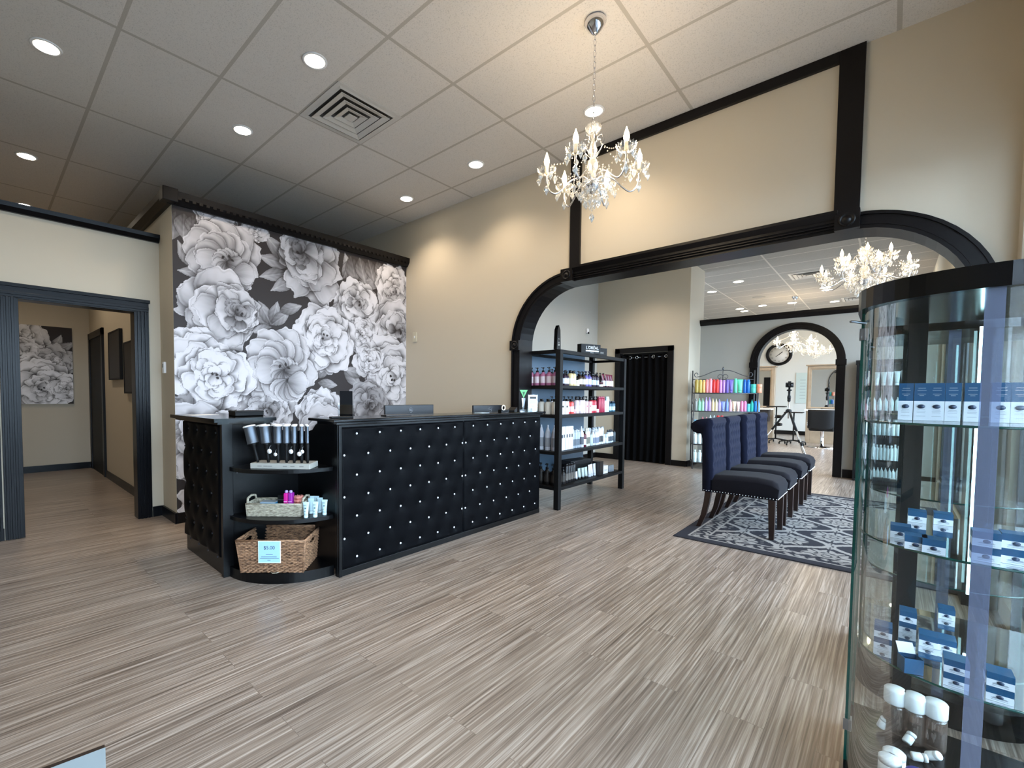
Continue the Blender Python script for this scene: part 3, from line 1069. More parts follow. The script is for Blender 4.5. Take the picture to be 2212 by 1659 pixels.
# ---- chandeliers
def chandelier(x, y, ztop, R0, arms, label, tiers=1, rot=5, canopy=True, power=9, zc=2.72):
    t = thing('chandelier', label, 'chandelier', (x, y, zc), R(rot), 'crystal chandeliers')
    # canopy and chain
    if canopy:
        MB().lathe([(.001, HC - zc), (.062, HC - zc), (.066, HC - zc - .02), (.05, HC - zc - .05), (.02, HC - zc - .085), (.006, HC - zc - .095)][::-1], n=24).build('canopy', CHROME, t)
    z0, z1 = .27, HC - zc - .09
    m = MB()
    n = int((z1 - z0) / .032)
    for i in range(n):
        zc_ = z0 + (i + .5) * (z1 - z0) / n
        pts = []
        for k in range(10):
            a = 2 * PI * k / 10
            u, w = .008 * math.cos(a), .021 * math.sin(a)
            pts.append((u, 0, zc_ + w) if i % 2 else (0, u, zc_ + w))
        m.tube(pts, .0022, 5, close=True)
    m.build('chain', CHROME, t)
    # stem of stacked crystal
    s = R0 / .30
    body = [(.004, -.16), (.02, -.155), (.032, -.13), (.05, -.10), (.045, -.085), (.016, -.07), (.02, -.04), (.036, 0), (.03, .04), (.014, .06),
            (.02, .08), (.03, .105), (.018, .14), (.010, .17), (.014, .19), (.012, .27), (.003, .275)]
    MB().lathe([(a * s, b) for a, b in body], n=12, smooth=False).build('stem', CRYSTAL, t)
    MB().lathe([(.003 * s, -.165), (.02 * s, -.15), (.048 * s, -.115), (.052 * s, -.10), (.01 * s, -.098)], n=16).build('bottom_cup', CHROME, t)

    def dish(mb, c, r, h, n=16):
        v, f = [], []
        for j, (rr, zz) in enumerate(((.25, 0), (.6, .15), (.95, .7), (1.0, 1.0))):
            for i in range(n * 2):
                a = PI * i / n
                q = r * rr * (1 + (.10 * j / 3) * (1 if i % 2 else -1))
                v.append((c[0] + q * math.cos(a), c[1] + q * math.sin(a), c[2] + h * zz + (.006 if i % 2 and j == 3 else 0)))
        for j in range(3):
            for i in range(n * 2):
                k = (i + 1) % (n * 2)
                f.append((j * 2 * n + i, j * 2 * n + k, (j + 1) * 2 * n + k, (j + 1) * 2 * n + i))
        mb.add(v, f)

    def drop(mb, c, s=1.0):
        mb.lathe([(.0005, 0), (.009 * s, -.012 * s), (.011 * s, -.020 * s), (.0005, -.042 * s)], c, 6, smooth=False)

    def bead(mb, c, r=.0055):
        mb.lathe([(.0005, r), (r, 0), (.0005, -r)], c, 6, smooth=False)
    mtop = MB()
    dish(mtop, (0, 0, .20), .05 * s, .045)
    dish(mtop, (0, 0, .235), .035 * s, .03)
    mtop.build('top_dish', CRYSTAL, t)
    scroll = MB()
    for k in range(arms):
        a = 2 * PI * (k + .5) / arms
        ca, sa = math.cos(a), math.sin(a)
        pts = [(ca * r_ * s, sa * r_ * s, z_) for r_, z_ in ((.015, .06), (.05, .10), (.075, .15), (.06, .19), (.03, .185), (.03, .165))]
        scroll.tube(pts, .0035, 5)
    scroll.build('upper_scrolls', CHROME, t)
    layers = [(R0, 0.0, arms, 0)] + ([(R0 * .55, .16, arms // 2 + 1, .4)] if tiers > 1 else [])
    for Rr, zo, na, ph in layers:
        for k in range(na):
            a = ph + 2 * PI * k / na
            ca, sa = math.cos(a), math.sin(a)
            P = lambda r_, z_: (ca * r_, sa * r_, z_ + zo)
            cp = [(.02, -.10), (.02, -.085), (.22 * Rr, -.055), (.45 * Rr, -.075), (.64 * Rr, -.125), (.80 * Rr, -.155), (.93 * Rr, -.135), (Rr, -.085), (Rr, -.042), (Rr, -.03)]
            pts = []
            for i in range(1, len(cp) - 2):
                p0_, p1_, p2_, p3_ = cp[i - 1:i + 3]
                for j in range(4):
                    u = j / 4
                    q = [.5 * (2 * p1_[c] + (p2_[c] - p0_[c]) * u + (2 * p0_[c] - 5 * p1_[c] + 4 * p2_[c] - p3_[c]) * u * u + (3 * p1_[c] - p0_[c] - 3 * p2_[c] + p3_[c]) * u ** 3) for c in (0, 1)]
                    pts.append(P(*q))
            pts.append(P(Rr, -.035))
            ar = MB().tube(pts, .0052, 6).build('arm', CHROME, t)
            zt = pts[-1][2]
            m = MB()
            dish(m, (ca * Rr, sa * Rr, zt), .058 * min(s, 1.2), .036)
            m.build('candle_dish', CRYSTAL, ar)
            MB().lathe([(.011, 0), (.011, .05)], (ca * Rr, sa * Rr, zt + .004), 10).build('candle_sleeve', M((236, 228, 205)), ar)
            MB().lathe([(.008, 0), (.013, .008), (.0175, .026), (.015, .045), (.008, .065), (.002, .085), (.0005, .088)], (ca * Rr, sa * Rr, zt + .054), 12).build('bulb', BULB, ar)
            m = MB()
            for i in range(5):
                b_ = 2 * PI * i / 5 + .3
                cx_, cy_ = ca * Rr + .054 * math.cos(b_), sa * Rr + .054 * math.sin(b_)
                bead(m, (cx_, cy_, zt + .02))
                bead(m, (cx_, cy_, zt + .008))
                drop(m, (cx_, cy_, zt), 1.35)
            bead(m, (ca * Rr, sa * Rr, zt - .03)); bead(m, (ca * Rr, sa * Rr, zt - .043))
            bead(m, (ca * Rr, sa * Rr, zt - .056)); drop(m, (ca * Rr, sa * Rr, zt - .062), 1.6)
            # swag of beads to the next arm
            a2 = a + 2 * PI / na
            for i in range(1, 12):
                u = i / 12
                qx = ca * Rr * .8 * (1 - u) + math.cos(a2) * Rr * .8 * u
                qy = sa * Rr * .8 * (1 - u) + math.sin(a2) * Rr * .8 * u
                bead(m, (qx, qy, zt - .0 - .07 * math.sin(PI * u)), .005)
            for i in range(1, 12):
                u = i / 12
                bead(m, (ca * Rr * (.12 + .78 * u), sa * Rr * (.12 + .78 * u), .17 + zo * .3 - (.17 - .03) * u - .05 * math.sin(PI * u)), .005)
            m.build('crystal_drops', CRYSTAL, ar)
    m = MB()
    for rr, nn, z_, L_ in ((.048 * s, 10, -.11, 7), (.085 * s, 14, -.07, 6), (.12 * s, 14, -.035, 5)):
        for k in range(nn):
            a = 2 * PI * k / nn
            cx_, cy_ = rr * math.cos(a), rr * math.sin(a)
            for i in range(L_):
                bead(m, (cx_, cy_, z_ - .0125 * s * i), .0055 * s)
            drop(m, (cx_, cy_, z_ - .0125 * s * L_ - .01), 1.1 * s)
    for i in range(9):
        bead(m, (0, 0, -.17 - .012 * i), .006)
    drop(m, (0, 0, -.28), 1.5)
    m.build('bead_skirt', CRYSTAL, t)
    MB().lathe([(.06 * s, -.105), (.062 * s, -.1), (.06 * s, -.098)], n=24, ring=True).build('skirt_ring', CHROME, t)
    for k in range(3):
        a = 2 * PI * k / 3 + .3
        ld = bpy.data.lights.new('candle_glow', 'POINT')
        ld.energy = power * 1.22
        ld.color = (1, .80, .56)
        ld.shadow_soft_size = .05
        lo = bpy.data.objects.new('glow', ld)
        COL.objects.link(lo)
        lo.parent = t
        lo.location = (R0 * .75 * math.cos(a), R0 * .75 * math.sin(a), .09)
    return t


chandelier(2.684, 1.413, 3.0, .285, 6, 'crystal chandelier with six candle bulbs hanging over the reception floor', rot=8, power=4.0, zc=2.68)
chandelier(7.0, .265, 3.0, .40, 8, 'large crystal chandelier seen through the top right of the big arch', tiers=2, rot=20, power=6, zc=2.70)
chandelier(13.0, 1.68, 3.0, .36, 6, 'crystal chandelier in front of the wall clock, seen through the small arch', rot=10, power=7, zc=2.56)
chandelier(16.6, 1.62, 3.0, .33, 6, 'farthest crystal chandelier, right of the clock through the small arch', rot=30, power=8, zc=2.63)

# ================================================================== RECEPTION DESK
desk = thing('reception_desk', 'long black tufted reception desk with crystal buttons and a curved corner shelf', 'reception desk', (0, 0, 0))
DB = mat('desk black board', (5, 6, 8), .3, spec=.3)
YP = 2.69
rows = [.971 - .1435 * k for k in range(7)]


def buttons(x0, x1, starts):
    out = []
    for k, z in enumerate(rows):
        s0 = starts[k % 2]
        x = s0
        while x <= x1 + 1e-3:
            if x >= x0 - 1e-3:
                out.append((x, z))
            x += .195
    return out


def tufted(u0, u1, z0, z1, bts, name, place, step=.010):
    extra = []
    B = np.array(bts + [(b[0], rows[0] + .1435) for b in bts if abs(b[1] - rows[1]) < .01] + [(b[0], rows[6] - .1435) for b in bts if abs(b[1] - rows[1]) < .01])
    nu, nv = int((u1 - u0) / step), int((z1 - z0) / step)
    U, V = np.meshgrid(np.linspace(u0, u1, nu + 1), np.linspace(z0, z1, nv + 1))
    d = np.sqrt(((U[..., None] - B[:, 0]) ** 2 + (V[..., None] - B[:, 1]) ** 2)).min(-1)
    h = .014 * (1 - np.exp(-(d / .034) ** 1.3))
    e = np.minimum(np.minimum(U - u0, u1 - U), np.minimum(V - z0, z1 - V))
    h = h * np.clip(e / .012, 0, 1) ** .5 - .004 * (e < 1e-6)
    P = [place(a, b, c) for a, b, c in zip(U.ravel(), V.ravel(), h.ravel())]
    i = np.arange((nu + 1) * (nv + 1)).reshape(nv + 1, nu + 1)
    F = np.stack([i[:-1, :-1], i[:-1, 1:], i[1:, 1:], i[1:, :-1]], -1).reshape(-1, 4).tolist()
    mb = MB()
    mb.add(P, F, True)
    return mb.build(name, LEATHER, desk)


GEM = mat('crystal button', (235, 238, 242), .15, metal=.35, spec=1)
gem_me = MB().lathe([(.0085, 0), (.0085, .003), (.006, .006), (.001, .0075)], n=10).mesh('button', GEM)


def add_buttons(panel, bts, mk):
    for b in bts:
        o = bpy.data.objects.new('button', gem_me)
        COL.objects.link(o)
        o.parent = panel
        o.location, o.rotation_euler = mk(*b)


PL = lambda a, b, h: (a, YP - .002 - h, b)
bA = buttons(1.66, 2.87, (1.79, 1.69))
pa = tufted(1.66, 2.872, .045, 1.02, bA, 'front_panel', PL)
add_buttons(pa, bA, lambda x, z: ((x, YP - .003, z), (PI / 2, 0, 0)))
bB = buttons(2.88, 4.06, (3.0, 2.903))
pb = tufted(2.876, 4.055, .045, 1.02, bB, 'front_panel', PL)
add_buttons(pb, bB, lambda x, z: ((x, YP - .003, z), (PI / 2, 0, 0)))
# side panel (left end, faces away to the left)
SP = lambda a, b, h: (1.115 - h * 1.5, a, b)
bC = [(3.36 + .195 * i + (.0975 if k % 2 else 0), z) for k, z in enumerate(rows) for i in range(4) if 3.36 + .195 * i + (.0975 if k % 2 else 0) < 4.05]
pc = tufted(3.27, 4.06, .12, 1.03, bC, 'side_panel', SP)
BBT = mat('black button', (40, 44, 52), .3)
gem2 = MB().lathe([(.0085, 0), (.0085, .003), (.006, .006), (.001, .0075)], n=10).mesh('button', BBT)
for y_, z_ in bC:
    o = bpy.data.objects.new('button', gem2)
    COL.objects.link(o); o.parent = pc
    o.location = (1.11, y_, z_); o.rotation_euler = (0, -PI / 2, 0)
m = MB()
m.box(1.64, 4.06, YP, YP + .03, 0, 1.035)
m.box(1.652, 4.057, YP - .012, YP + .001, 0, .045)
m.box(1.642, 1.665, YP - .018, YP + .001, 0, 1.035)
m.box(4.055, 4.065, YP, 2.93, 0, 1.035)
m.build('front_board', DB, desk, bevel=.002)
m = MB()
m.box(1.115, 1.15, 3.245, 4.06, 0.0, 1.035)
m.box(1.10, 1.17, 3.225, 3.262, 0, 1.04)
m.build('side_board', DB, desk, bevel=.003)
# back boards of the corner shelf with the scooped top
m = MB()
sc = [(1.15, 0.05), (1.65, .05), (1.65, .965), (1.56, .968), (1.50, .985), (1.46, 1.02), (1.43, 1.035), (1.15, 1.035)]
m.prism(sc, 3.25, 3.27, 'y')
sc = [(2.72, .05), (3.25, .05), (3.25, .965), (3.10, .968), (3.03, .985), (2.99, 1.02), (2.96, 1.035), (2.72, 1.035)]
m.prism(sc, 1.645, 1.665, 'x')
m.build('back_board', DB, desk)


def qshelf(z0, z1, r, name='shelf'):
    n = 24
    pl = [(1.645, 3.25)] + [(1.645 - r * math.cos(PI / 2 * i / n), 3.25 - r * math.sin(PI / 2 * i / n)) for i in range(n + 1)]
    return MB().prism(pl, z0, z1, 'z').build(name, DB, desk, bevel=.003)


qshelf(.722, .748, .50)
qshelf(.392, .418, .50)
qshelf(0, .07, .505, 'plinth')
bar = MB()
bar.box(1.595, 4.06, 2.655, 3.0, 1.055, 1.075)
bar.box(4.06, 4.12, 2.655, 2.93, 1.055, 1.075)
bar.box(1.625, 4.09, 2.672, 2.93, 1.035, 1.055)
bar.build('bar_top', BLACKG, desk, bevel=.004)
m = MB()
m.prism([(1.045, 3.20), (1.46, 3.20), (1.46, 3.55), (1.40, 4.09), (1.02, 4.09)], 1.05, 1.075, 'z')
m.prism([(1.07, 3.215), (1.44, 3.215), (1.44, 3.55), (1.38, 4.07), (1.05, 4.07)], 1.035, 1.05, 'z')
m.build('side_top', BLACKG, desk, bevel=.003)
m = MB()
m.box(1.70, 4.05, 2.99, 3.62, .72, .75)
m.box(1.70, 1.72, 2.99, 3.6, 0, .72)
m.box(4.02, 4.04, 2.99, 3.6, 0, .72)
m.box(1.70, 4.04, 2.985, 3.005, .0, 1.05)
m.build('work_surface', DB, desk)
# small screws on shelf edges
m = MB()
for x, y, z in ((1.20, 3.249, .70), (1.22, 3.249, .37), (1.58, 3.249, .28)):
    m.sphere((x, y - .003, z), .006, 8, 5)
m.build('screw_caps', STEEL, desk)

# things on the desk
bx = thing('black_tray', 'low black box on the left end of the desk counter', 'box', (1.26, 3.42, 1.0755))
m = MB()
m.box(0, .20, 0, .13, 0, .006); m.box(0, .20, 0, .006, 0, .03); m.box(0, .20, .124, .13, 0, .03); m.box(0, .006, .006, .124, 0, .03); m.box(.194, .2, .006, .124, 0, .03)
m.build('tray', BLACKM, bx)
MB().box(-.003, .203, -.003, .133, .03, .04).build('lid', BLACKM, bx, bevel=.002)
lf = thing('leaflet', 'white leaflet lying flat on the left end of the desk counter', 'paper', (1.08, 3.75, 1.0755), R(12))
MB().box(0, .2, 0, .14, 0, .0012).build('sheet', PAPER, lf)


def monitor(x, y, w, h, zt, label, rz=0, logo=True):
    t = thing('monitor', label, 'monitor', (x, y, .75), R(rz), 'desk monitors')
    top = zt - .75
    MB().box(-w / 2, w / 2, -.012, .012, top - h, top).build('screen_housing', mat('monitor plastic', (26, 28, 33), .35), t, bevel=.004)
    MB().box(-w / 2 + .012, w / 2 - .012, .0125, .014, top - h + .015, top - .012).build('screen', M((12, 12, 14)), t)
    m = MB()
    m.box(-.035, .035, -.05, -.012, .02, top - h * .45)
    m.box(-.11, .11, -.10, .08, 0, .012)
    m.build('stand', BLACKM, t, bevel=.004)
    if logo:
        m = MB()
        m.tube([(.022 * math.cos(2 * PI * k / 24), 0, .022 * math.sin(2 * PI * k / 24)) for k in range(24)], .0022, 6, close=True)
        lg = m.build('emblem', STEEL, t, loc=(.0, -.0135, top - .05))
        text('DELL', .013, STEEL, lg, (0, -.001, 0), (PI / 2, 0, 0))
    return t


monitor(2.83, 3.35, .60, .36, 1.145, 'black monitor back with round badge, left of the two above the desk bar')
monitor(3.80, 3.17, .50, .32, 1.135, 'black monitor back at the right end of the desk, beside the arch', rz=-4)
# clear holder with dark card
p = at(752, 897, z=1.075)
hd = thing('brochure_holder', 'clear acrylic holder with a tall dark brochure on the desk bar', 'brochure holder', (1.86, 2.93, 1.0755), R(-40))
m = MB()
m.box(-.055, .055, -.002, 0, 0, .09); m.box(-.055, .055, .03, .032, 0, .12); m.box(-.057, -.055, -.002, .032, 0, .10); m.box(.055, .057, -.002, .032, 0, .10); m.box(-.055, .055, 0, .03, 0, .003)
m.build('holder', ACRYL, hd)
m = MB()
m.box(-.045, .045, .006, .024, .004, .19)
m.build('brochure', mat('dark brochure', (20, 20, 22), .7, spec=.1), hd)
pn = thing('pen_tray', 'flat black pen tray on the bar left of the left monitor', 'tray', (1.74, 2.80, 1.0755), R(-12))
MB().box(-.08, .08, -.025, .025, 0, .012).build('tray', BLACKM, pn, bevel=.004)
pd = thing('notepad', 'long dark pad on the bar just left of the left monitor', 'notepad', (2.26, 2.84, 1.0755), R(-4))
MB().box(-.12, .12, -.04, .04, 0, .010).build('pad', M((40, 36, 34)), pd, bevel=.002)
pp = thing('paper_slip', 'pale blue paper slip on the bar between the monitors', 'paper', (3.25, 2.80, 1.0755))
MB().box(-.06, .06, -.04, .04, 0, .002).build('sheet', M((190, 214, 232)), pp)
tp = thing('tape_dispenser', 'black tape dispenser with a pale tape ring on the desk bar', 'tape dispenser', (3.50, 2.74, 1.0755))
m = MB(); m.prism([(-.06, 0), (.06, 0), (.065, .03), (.03, .022), (-.03, .022), (-.055, .03)], -.02, .02, 'y')
m.build('base', BLACKG, tp, bevel=.003)
MB().tube([(.024 * math.cos(2 * PI * k / 24), 0, .045 + .024 * math.sin(2 * PI * k / 24)) for k in range(24)], .006, 8, close=True).build('tape', M((226, 214, 196)), tp)
cr = thing('card_reader', 'small dark card reader on the desk bar next to the tape', 'card reader', (3.70, 2.78, 1.0755), R(20))
MB().prism([(-.05, 0), (.05, 0), (.05, .05), (-.05, .02)], -.035, .035, 'y').build('housing', BLACKM, cr, bevel=.004)
aw = thing('award_stand', 'green triangular glass award on the desk bar beside the white card', 'award', (3.90, 2.79, 1.0755), R(-40))
MB().box(-.035, .035, -.02, .02, 0, .02).build('base', ACRYL, aw)
MB().prism([(-.006, .02), (.006, .02), (.02, .14), (-.02, .14)], -.004, .004, 'y').build('stem', ACRYL, aw)
g = MB().prism([(0, .14), (.042, .225), (-.042, .225)], -.006, .006, 'y').build('triangle', M((96, 188, 112)), aw)
MB().prism([(0, .165), (.014, .205), (-.014, .205)], -.008, .008, 'y').build('inner_triangle', M((24, 80, 40)), g)
cd = thing('sign_card', 'white card in a clear stand at the right end of the desk bar', 'sign card', (4.0, 2.74, 1.0755), R(-42))
MB().box(-.052, .052, .004, .006, 0, .175).build('stand', ACRYL, cd)
cc = MB().box(-.048, .048, 0, .002, .006, .172).build('card', PAPER, cd)
MB().box(-.034, .034, -.0012, 0, .132, .154).build('heading_block', M((20, 20, 20)), cc)
m = MB()
for z_, w_ in ((.115, .07), (.105, .06), (.09, .075), (.08, .075), (.06, .04), (.05, .03), (.025, .07)):
    m.box(-w_ / 2, w_ / 2, -.0008, 0, z_, z_ + .003)
m.build('text_lines', M((120, 124, 140)), cc)
c2_ = thing('glass_block', 'small clear glass block at the foot of the white card', 'glass block', (3.93, 2.70, 1.0755), R(-42))
MB().box(-.05, .05, -.012, .012, 0, .045).build('block', ACRYL, c2_)

# ---- brush display on the top corner shelf
ang = math.atan2(2.746 - 3.051, 1.473 - 1.211)     # along the tray front
U = Vector((math.cos(ang), math.sin(ang), 0)); Vv = Vector((-math.sin(ang), math.cos(ang), 0))
tr = thing('brush_tray', 'grey display tray holding the round brushes on the top corner shelf', 'display tray', (1.212, 3.052, .7485), ang)
TG = mat('warm grey plastic', (168, 166, 158), .5)
m = MB()
m.box(0, .40, 0, .15, 0, .037)
m.build('tray', TG, tr, bevel=.004)
m = MB()
for x_ in (.05, .09, .12, .22, .27, .33):
    m.box(x_, x_ + .028, -.001, 0, .016, .021)
m.build('text_lines', M((120, 120, 116)), tr)
SILV = mat('silver barrel', (112, 120, 130), .28, metal=.85, bump=.4, bscale=900)


def brush(i, u, w, rad, tilt, label):
    t = thing('round_brush', label, 'hair brush', tuple(Vector((1.212, 3.052, .786)) + U * u + Vv * w), ang, 'round brushes in the display tray')
    t.rotation_euler = (0, -tilt, ang)
    MB().lathe([(.008, 0), (.011, .03), (.009, .08), (.012, .115), (max(rad * .7, .010), .13)], n=14).build('handle', BLACKM, t)
    MB().lathe([(rad, .13), (rad, .135), (rad * .97, .137), (rad * .97, .235), (rad, .237), (rad, .242)], n=22).build('barrel', SILV, t)
    MB().lathe([(rad * 1.05, .242), (rad * 1.05, .247), (rad * .92, .252), (.002, .253)], n=22).build('end_cap', WHITE, t)
    return t


fr = [(.037, .038, 'first'), (.108, .033, 'second'), (.173, .028, 'third'), (.230, .022, 'fourth'), (.282, .018, 'fifth'), (.332, .013, 'sixth'), (.372, .009, 'seventh')]
for i, (u, rad, od) in enumerate(fr):
    sizes = ('fattest', 'very fat', 'fat', 'medium', 'fairly slim', 'slim', 'slimmest')
    brush(i, u, .035, rad, .24 if i == 0 else (.10 if i == 1 else 0), '%s silver round brush, %s from the left in the front row of the tray' % (sizes[i], od))
for i, (u, rad, od) in enumerate(((.075, .034, 'first'), (.145, .029, 'second'), (.205, .022, 'third'), (.255, .017, 'fourth'), (.300, .012, 'fifth'), (.335, .010, 'sixth'))):
    brush(i, u, .112, rad, .22 if i == 0 else (.1 if i == 1 else 0), 'silver round brush, %s from the left in the back row of the tray' % od)
for i, (u, z_, r_) in enumerate(((.125, .115, .016), (.165, .095, .012), (.27, .115, .015), (.325, .10, .015), (.345, .115, .013))):
    t = thing('price_tag', ('round white price tag hanging among the brush handles, number %s from the left' % ('one', 'two', 'three', 'four', 'five')[i]), 'price tag', tuple(Vector((1.212, 3.052, .7485)) + U * u + Vv * .012 + Vector((0, 0, z_))), ang, 'price tags on the brushes')
    mm = Matrix.Rotation(PI / 2, 4, 'X')
    MB().lathe([(r_, 0), (r_, .001)], n=20, m=mm).build('disc', PAPER, t)
    MB().tube([(0, 0, r_), (0, .004, r_ + .012), (0, .025, r_ + .02)], .0007, 4).build('string', M((200, 200, 200)), t)


# ---- baskets
def wicker(name, c0, c1, sc):
    m = bpy.data.materials.new(name)
    m.use_nodes = True
    nt = m.node_tree
    N, Lk = nt.nodes.new, nt.links.new
    b = nt.nodes['Principled BSDF']
    tc = N('ShaderNodeTexCoord')
    mp = N('ShaderNodeMapping')
    mp.inputs['Rotation'].default_value = (R(90), 0, 0)
    n = N('ShaderNodeTexNoise'); n.inputs['Scale'].default_value = sc; n.inputs['Detail'].default_value = 3
    mp.inputs['Rotation'].default_value = (0, 0, 0)
    mp.inputs['Scale'].default_value = (1, 1, 4)
    Lk(tc.outputs['Object'], mp.inputs['Vector'])
    Lk(mp.outputs[0], n.inputs['Vector'])
    r = N('ShaderNodeValToRGB')
    r.color_ramp.elements[0].position = .3; r.color_ramp.elements[0].color = srgb(*c0)
    r.color_ramp.elements[1].position = .7; r.color_ramp.elements[1].color = srgb(*c1)
    Lk(n.outputs['Fac'], r.inputs[0]); Lk(r.outputs[0], b.inputs['Base Color'])
    b.inputs['Roughness'].default_value = .7
    return m


def weave_wall(mb, a, b, z0, z1, strand, amp, holes=None, lean=0):
    """over-under woven strands along a wall from a to b (2D points)"""
    a, b = Vector(a), Vector(b)
    L_ = (b - a).length
    d = (b - a) / L_
    nrm = Vector((d.y, -d.x))
    nr = int((z1 - z0) / strand)
    per = .034
    seg = max(8, int(L_ / (per / 4)))
    for k in range(nr):
        z = z0 + (k + .5) * strand
        ex = lean * (z - z0)
        runs = [[]]
        for i in range(seg + 1):
            s = -ex + i / seg * (L_ + 2 * ex)
            if holes and holes[0] < s < holes[1] and holes[2] < z < holes[3]:
                if runs[-1]:
                    runs.append([])
                continue
            off = amp * math.sin(2 * PI * s / per + (PI if k % 2 else 0)) * min(1, i / 3, (seg - i) / 3) + ex
            p = a + d * s + nrm * off
            runs[-1].append((p.x, p.y, z + random.uniform(-.0006, .0006)))
        for r_ in runs:
            if len(r_) > 2:
                mb.tube(r_, strand * .56, 6)
    ns = int(L_ / per)
    for i in range(ns + 1):
        s = (i + .25) * per
        if s > L_:
            break
        if holes and holes[0] < s < holes[1]:
            p = a + d * s
            mb.tube([(p.x, p.y, z0), (p.x + nrm.x * lean * (holes[2] - z0), p.y + nrm.y * lean * (holes[2] - z0), holes[2])], .003, 5)
            continue
        p = a + d * s
        q = p + nrm * lean * (z1 - z0)
        mb.tube([(p.x, p.y, z0), (q.x, q.y, z1)], .003, 5)
    # corner stake
    q = a + (nrm - d) * lean * (z1 - z0)
    mb.tube([(a.x, a.y, z0), (q.x, q.y, z1)], strand * .6, 6)


def basket(label, loc, rz, w, d, h, strand, amp, mt, lean, group, holes=True, bot=None):
    t = thing('wicker_basket', label, 'basket', loc, rz, group)
    m = MB()
    C = [(0, 0), (w, 0), (w, d), (0, d)]
    for i in range(4):
        a, b = C[i], C[(i + 1) % 4]
        L_ = math.hypot(b[0] - a[0], b[1] - a[1])
        hl = (L_ / 2 - .045, L_ / 2 + .045, h * .72, h * .9) if (holes and i in (1, 3)) else None
        weave_wall(m, a, b, 0, h, strand, amp, hl, lean)
    m.build('woven_sides', mt, t)
    e = lean * h
    rim = [(-e, -e, h), (w + e, -e, h), (w + e, d + e, h), (-e, d + e, h)]
    mr = MB()
    for i in range(4):
        a, b = Vector(rim[i]), Vector(rim[(i + 1) % 4])
        mr.tube([a, (a + b) / 2, b], strand * .8, 7)
    mr.build('rim', mt, t)
    MB().box(0, w, 0, d, 0, .004).build('bottom', mt, t)
    return t


WK = wicker('dark wicker', (66, 42, 28), (176, 134, 100), 34)
WL = wicker('pale seagrass', (122, 114, 96), (200, 192, 172), 40)
bk = basket('brown wicker basket with a five dollar sign on the bottom corner shelf', (1.150, 3.055, .0725), R(-45.5), .40, .30, .215, .0105, .0055, WK, .10, 'baskets on the corner shelf')
m = MB()
m.tube([(.19, -.004, .004), (.21, -.018, .001), (.235, -.02, .003), (.25, -.006, .006)], .0025, 5)
m.build('loose_strand', WL, bk)
sg = thing('price_sign', 'pale blue five dollar price sign hung on the brown wicker basket', 'price sign', tuple(Vector((1.150, 3.055, .0725)) + Vector((math.cos(R(-45.5)), math.sin(R(-45.5)), 0)) * .125 + Vector((math.sin(R(-45.5)), -math.cos(R(-45.5)), 0)) * .036 + Vector((0, 0, .075))), R(-45.5))
MB().box(0, .145, 0, .003, 0, .145).build('frame', PAPER, sg, bevel=.001)
cs = MB().box(.004, .141, -.001, 0, .004, .141).build('card', mat('pale blue card', (160, 205, 236), .5), sg)
text('$5.00', .032, M((60, 70, 90)), cs, (.072, -.0015, .10), (PI / 2, 0, 0))
m = MB()
for x_, w_, z_ in ((.05, .045, .055), (.02, .10, .040), (.012, .122, .030), (.06, .02, .018)):
    m.box(x_, x_ + w_, -.0022, -.001, z_, z_ + .003)
m.build('text_lines', M((90, 104, 130)), cs)
d_ = Vector((math.cos(R(-45.5)), math.sin(R(-45.5)), 0)); e_ = Vector((-d_.y, d_.x, 0))
for i, (u, w, s, colr, lb) in enumerate(((.14, .16, .035, (150, 165, 175), 'clear wrapped packet with a grey tint inside the brown basket'), (.19, .10, .025, (190, 205, 215), 'pale clear packet just behind the price sign in the brown basket'),
                                     (.29, .14, .040, (110, 90, 105), 'mauve wrapped packet in the right of the brown basket'), (.25, .2, .03, (90, 80, 95), 'dark mauve packet at the back of the brown basket'))):
    t = thing('wrapped_packet', lb, 'packet', tuple(Vector((1.150, 3.055, .077)) + d_ * u + e_ * w), i * .7, 'packets in the brown basket')
    m = MB()
    m.lathe([(s * .3, 0), (s * 1.0, s * .5), (s * .9, s * 1.5), (s * .35, s * 3.0), (s * .12, s * 3.6), (s * .3, s * 4.2)], n=7, smooth=False)
    m.build('wrap', mat('cellophane %d' % i, colr, .15, spec=.9), t)
b2 = basket('small pale woven basket of hair accessories on the middle corner shelf', (1.215, 3.118, .4195), R(-47), .36, .17, .085, .0062, .0025, WL, .06, 'baskets on the corner shelf', holes=False)
m = MB()
for yy in (0.02,):
    m.tube([(-.004, .02, .085), (-.008, .03, .115), (-.008, .085, .125), (-.008, .14, .115), (-.004, .15, .085)], .008, 8)
    m.tube([(.364, .02, .085), (.368, .03, .115), (.368, .085, .125), (.368, .14, .115), (.364, .15, .085)], .008, 8)
m.build('handle', WL, b2)
d_ = Vector((math.cos(R(-47)), math.sin(R(-47)), 0)); e_ = Vector((-d_.y, d_.x, 0)); o_ = Vector((1.215, 3.118, .424))


def inb(u, w): return tuple(o_ + d_ * u + e_ * w)


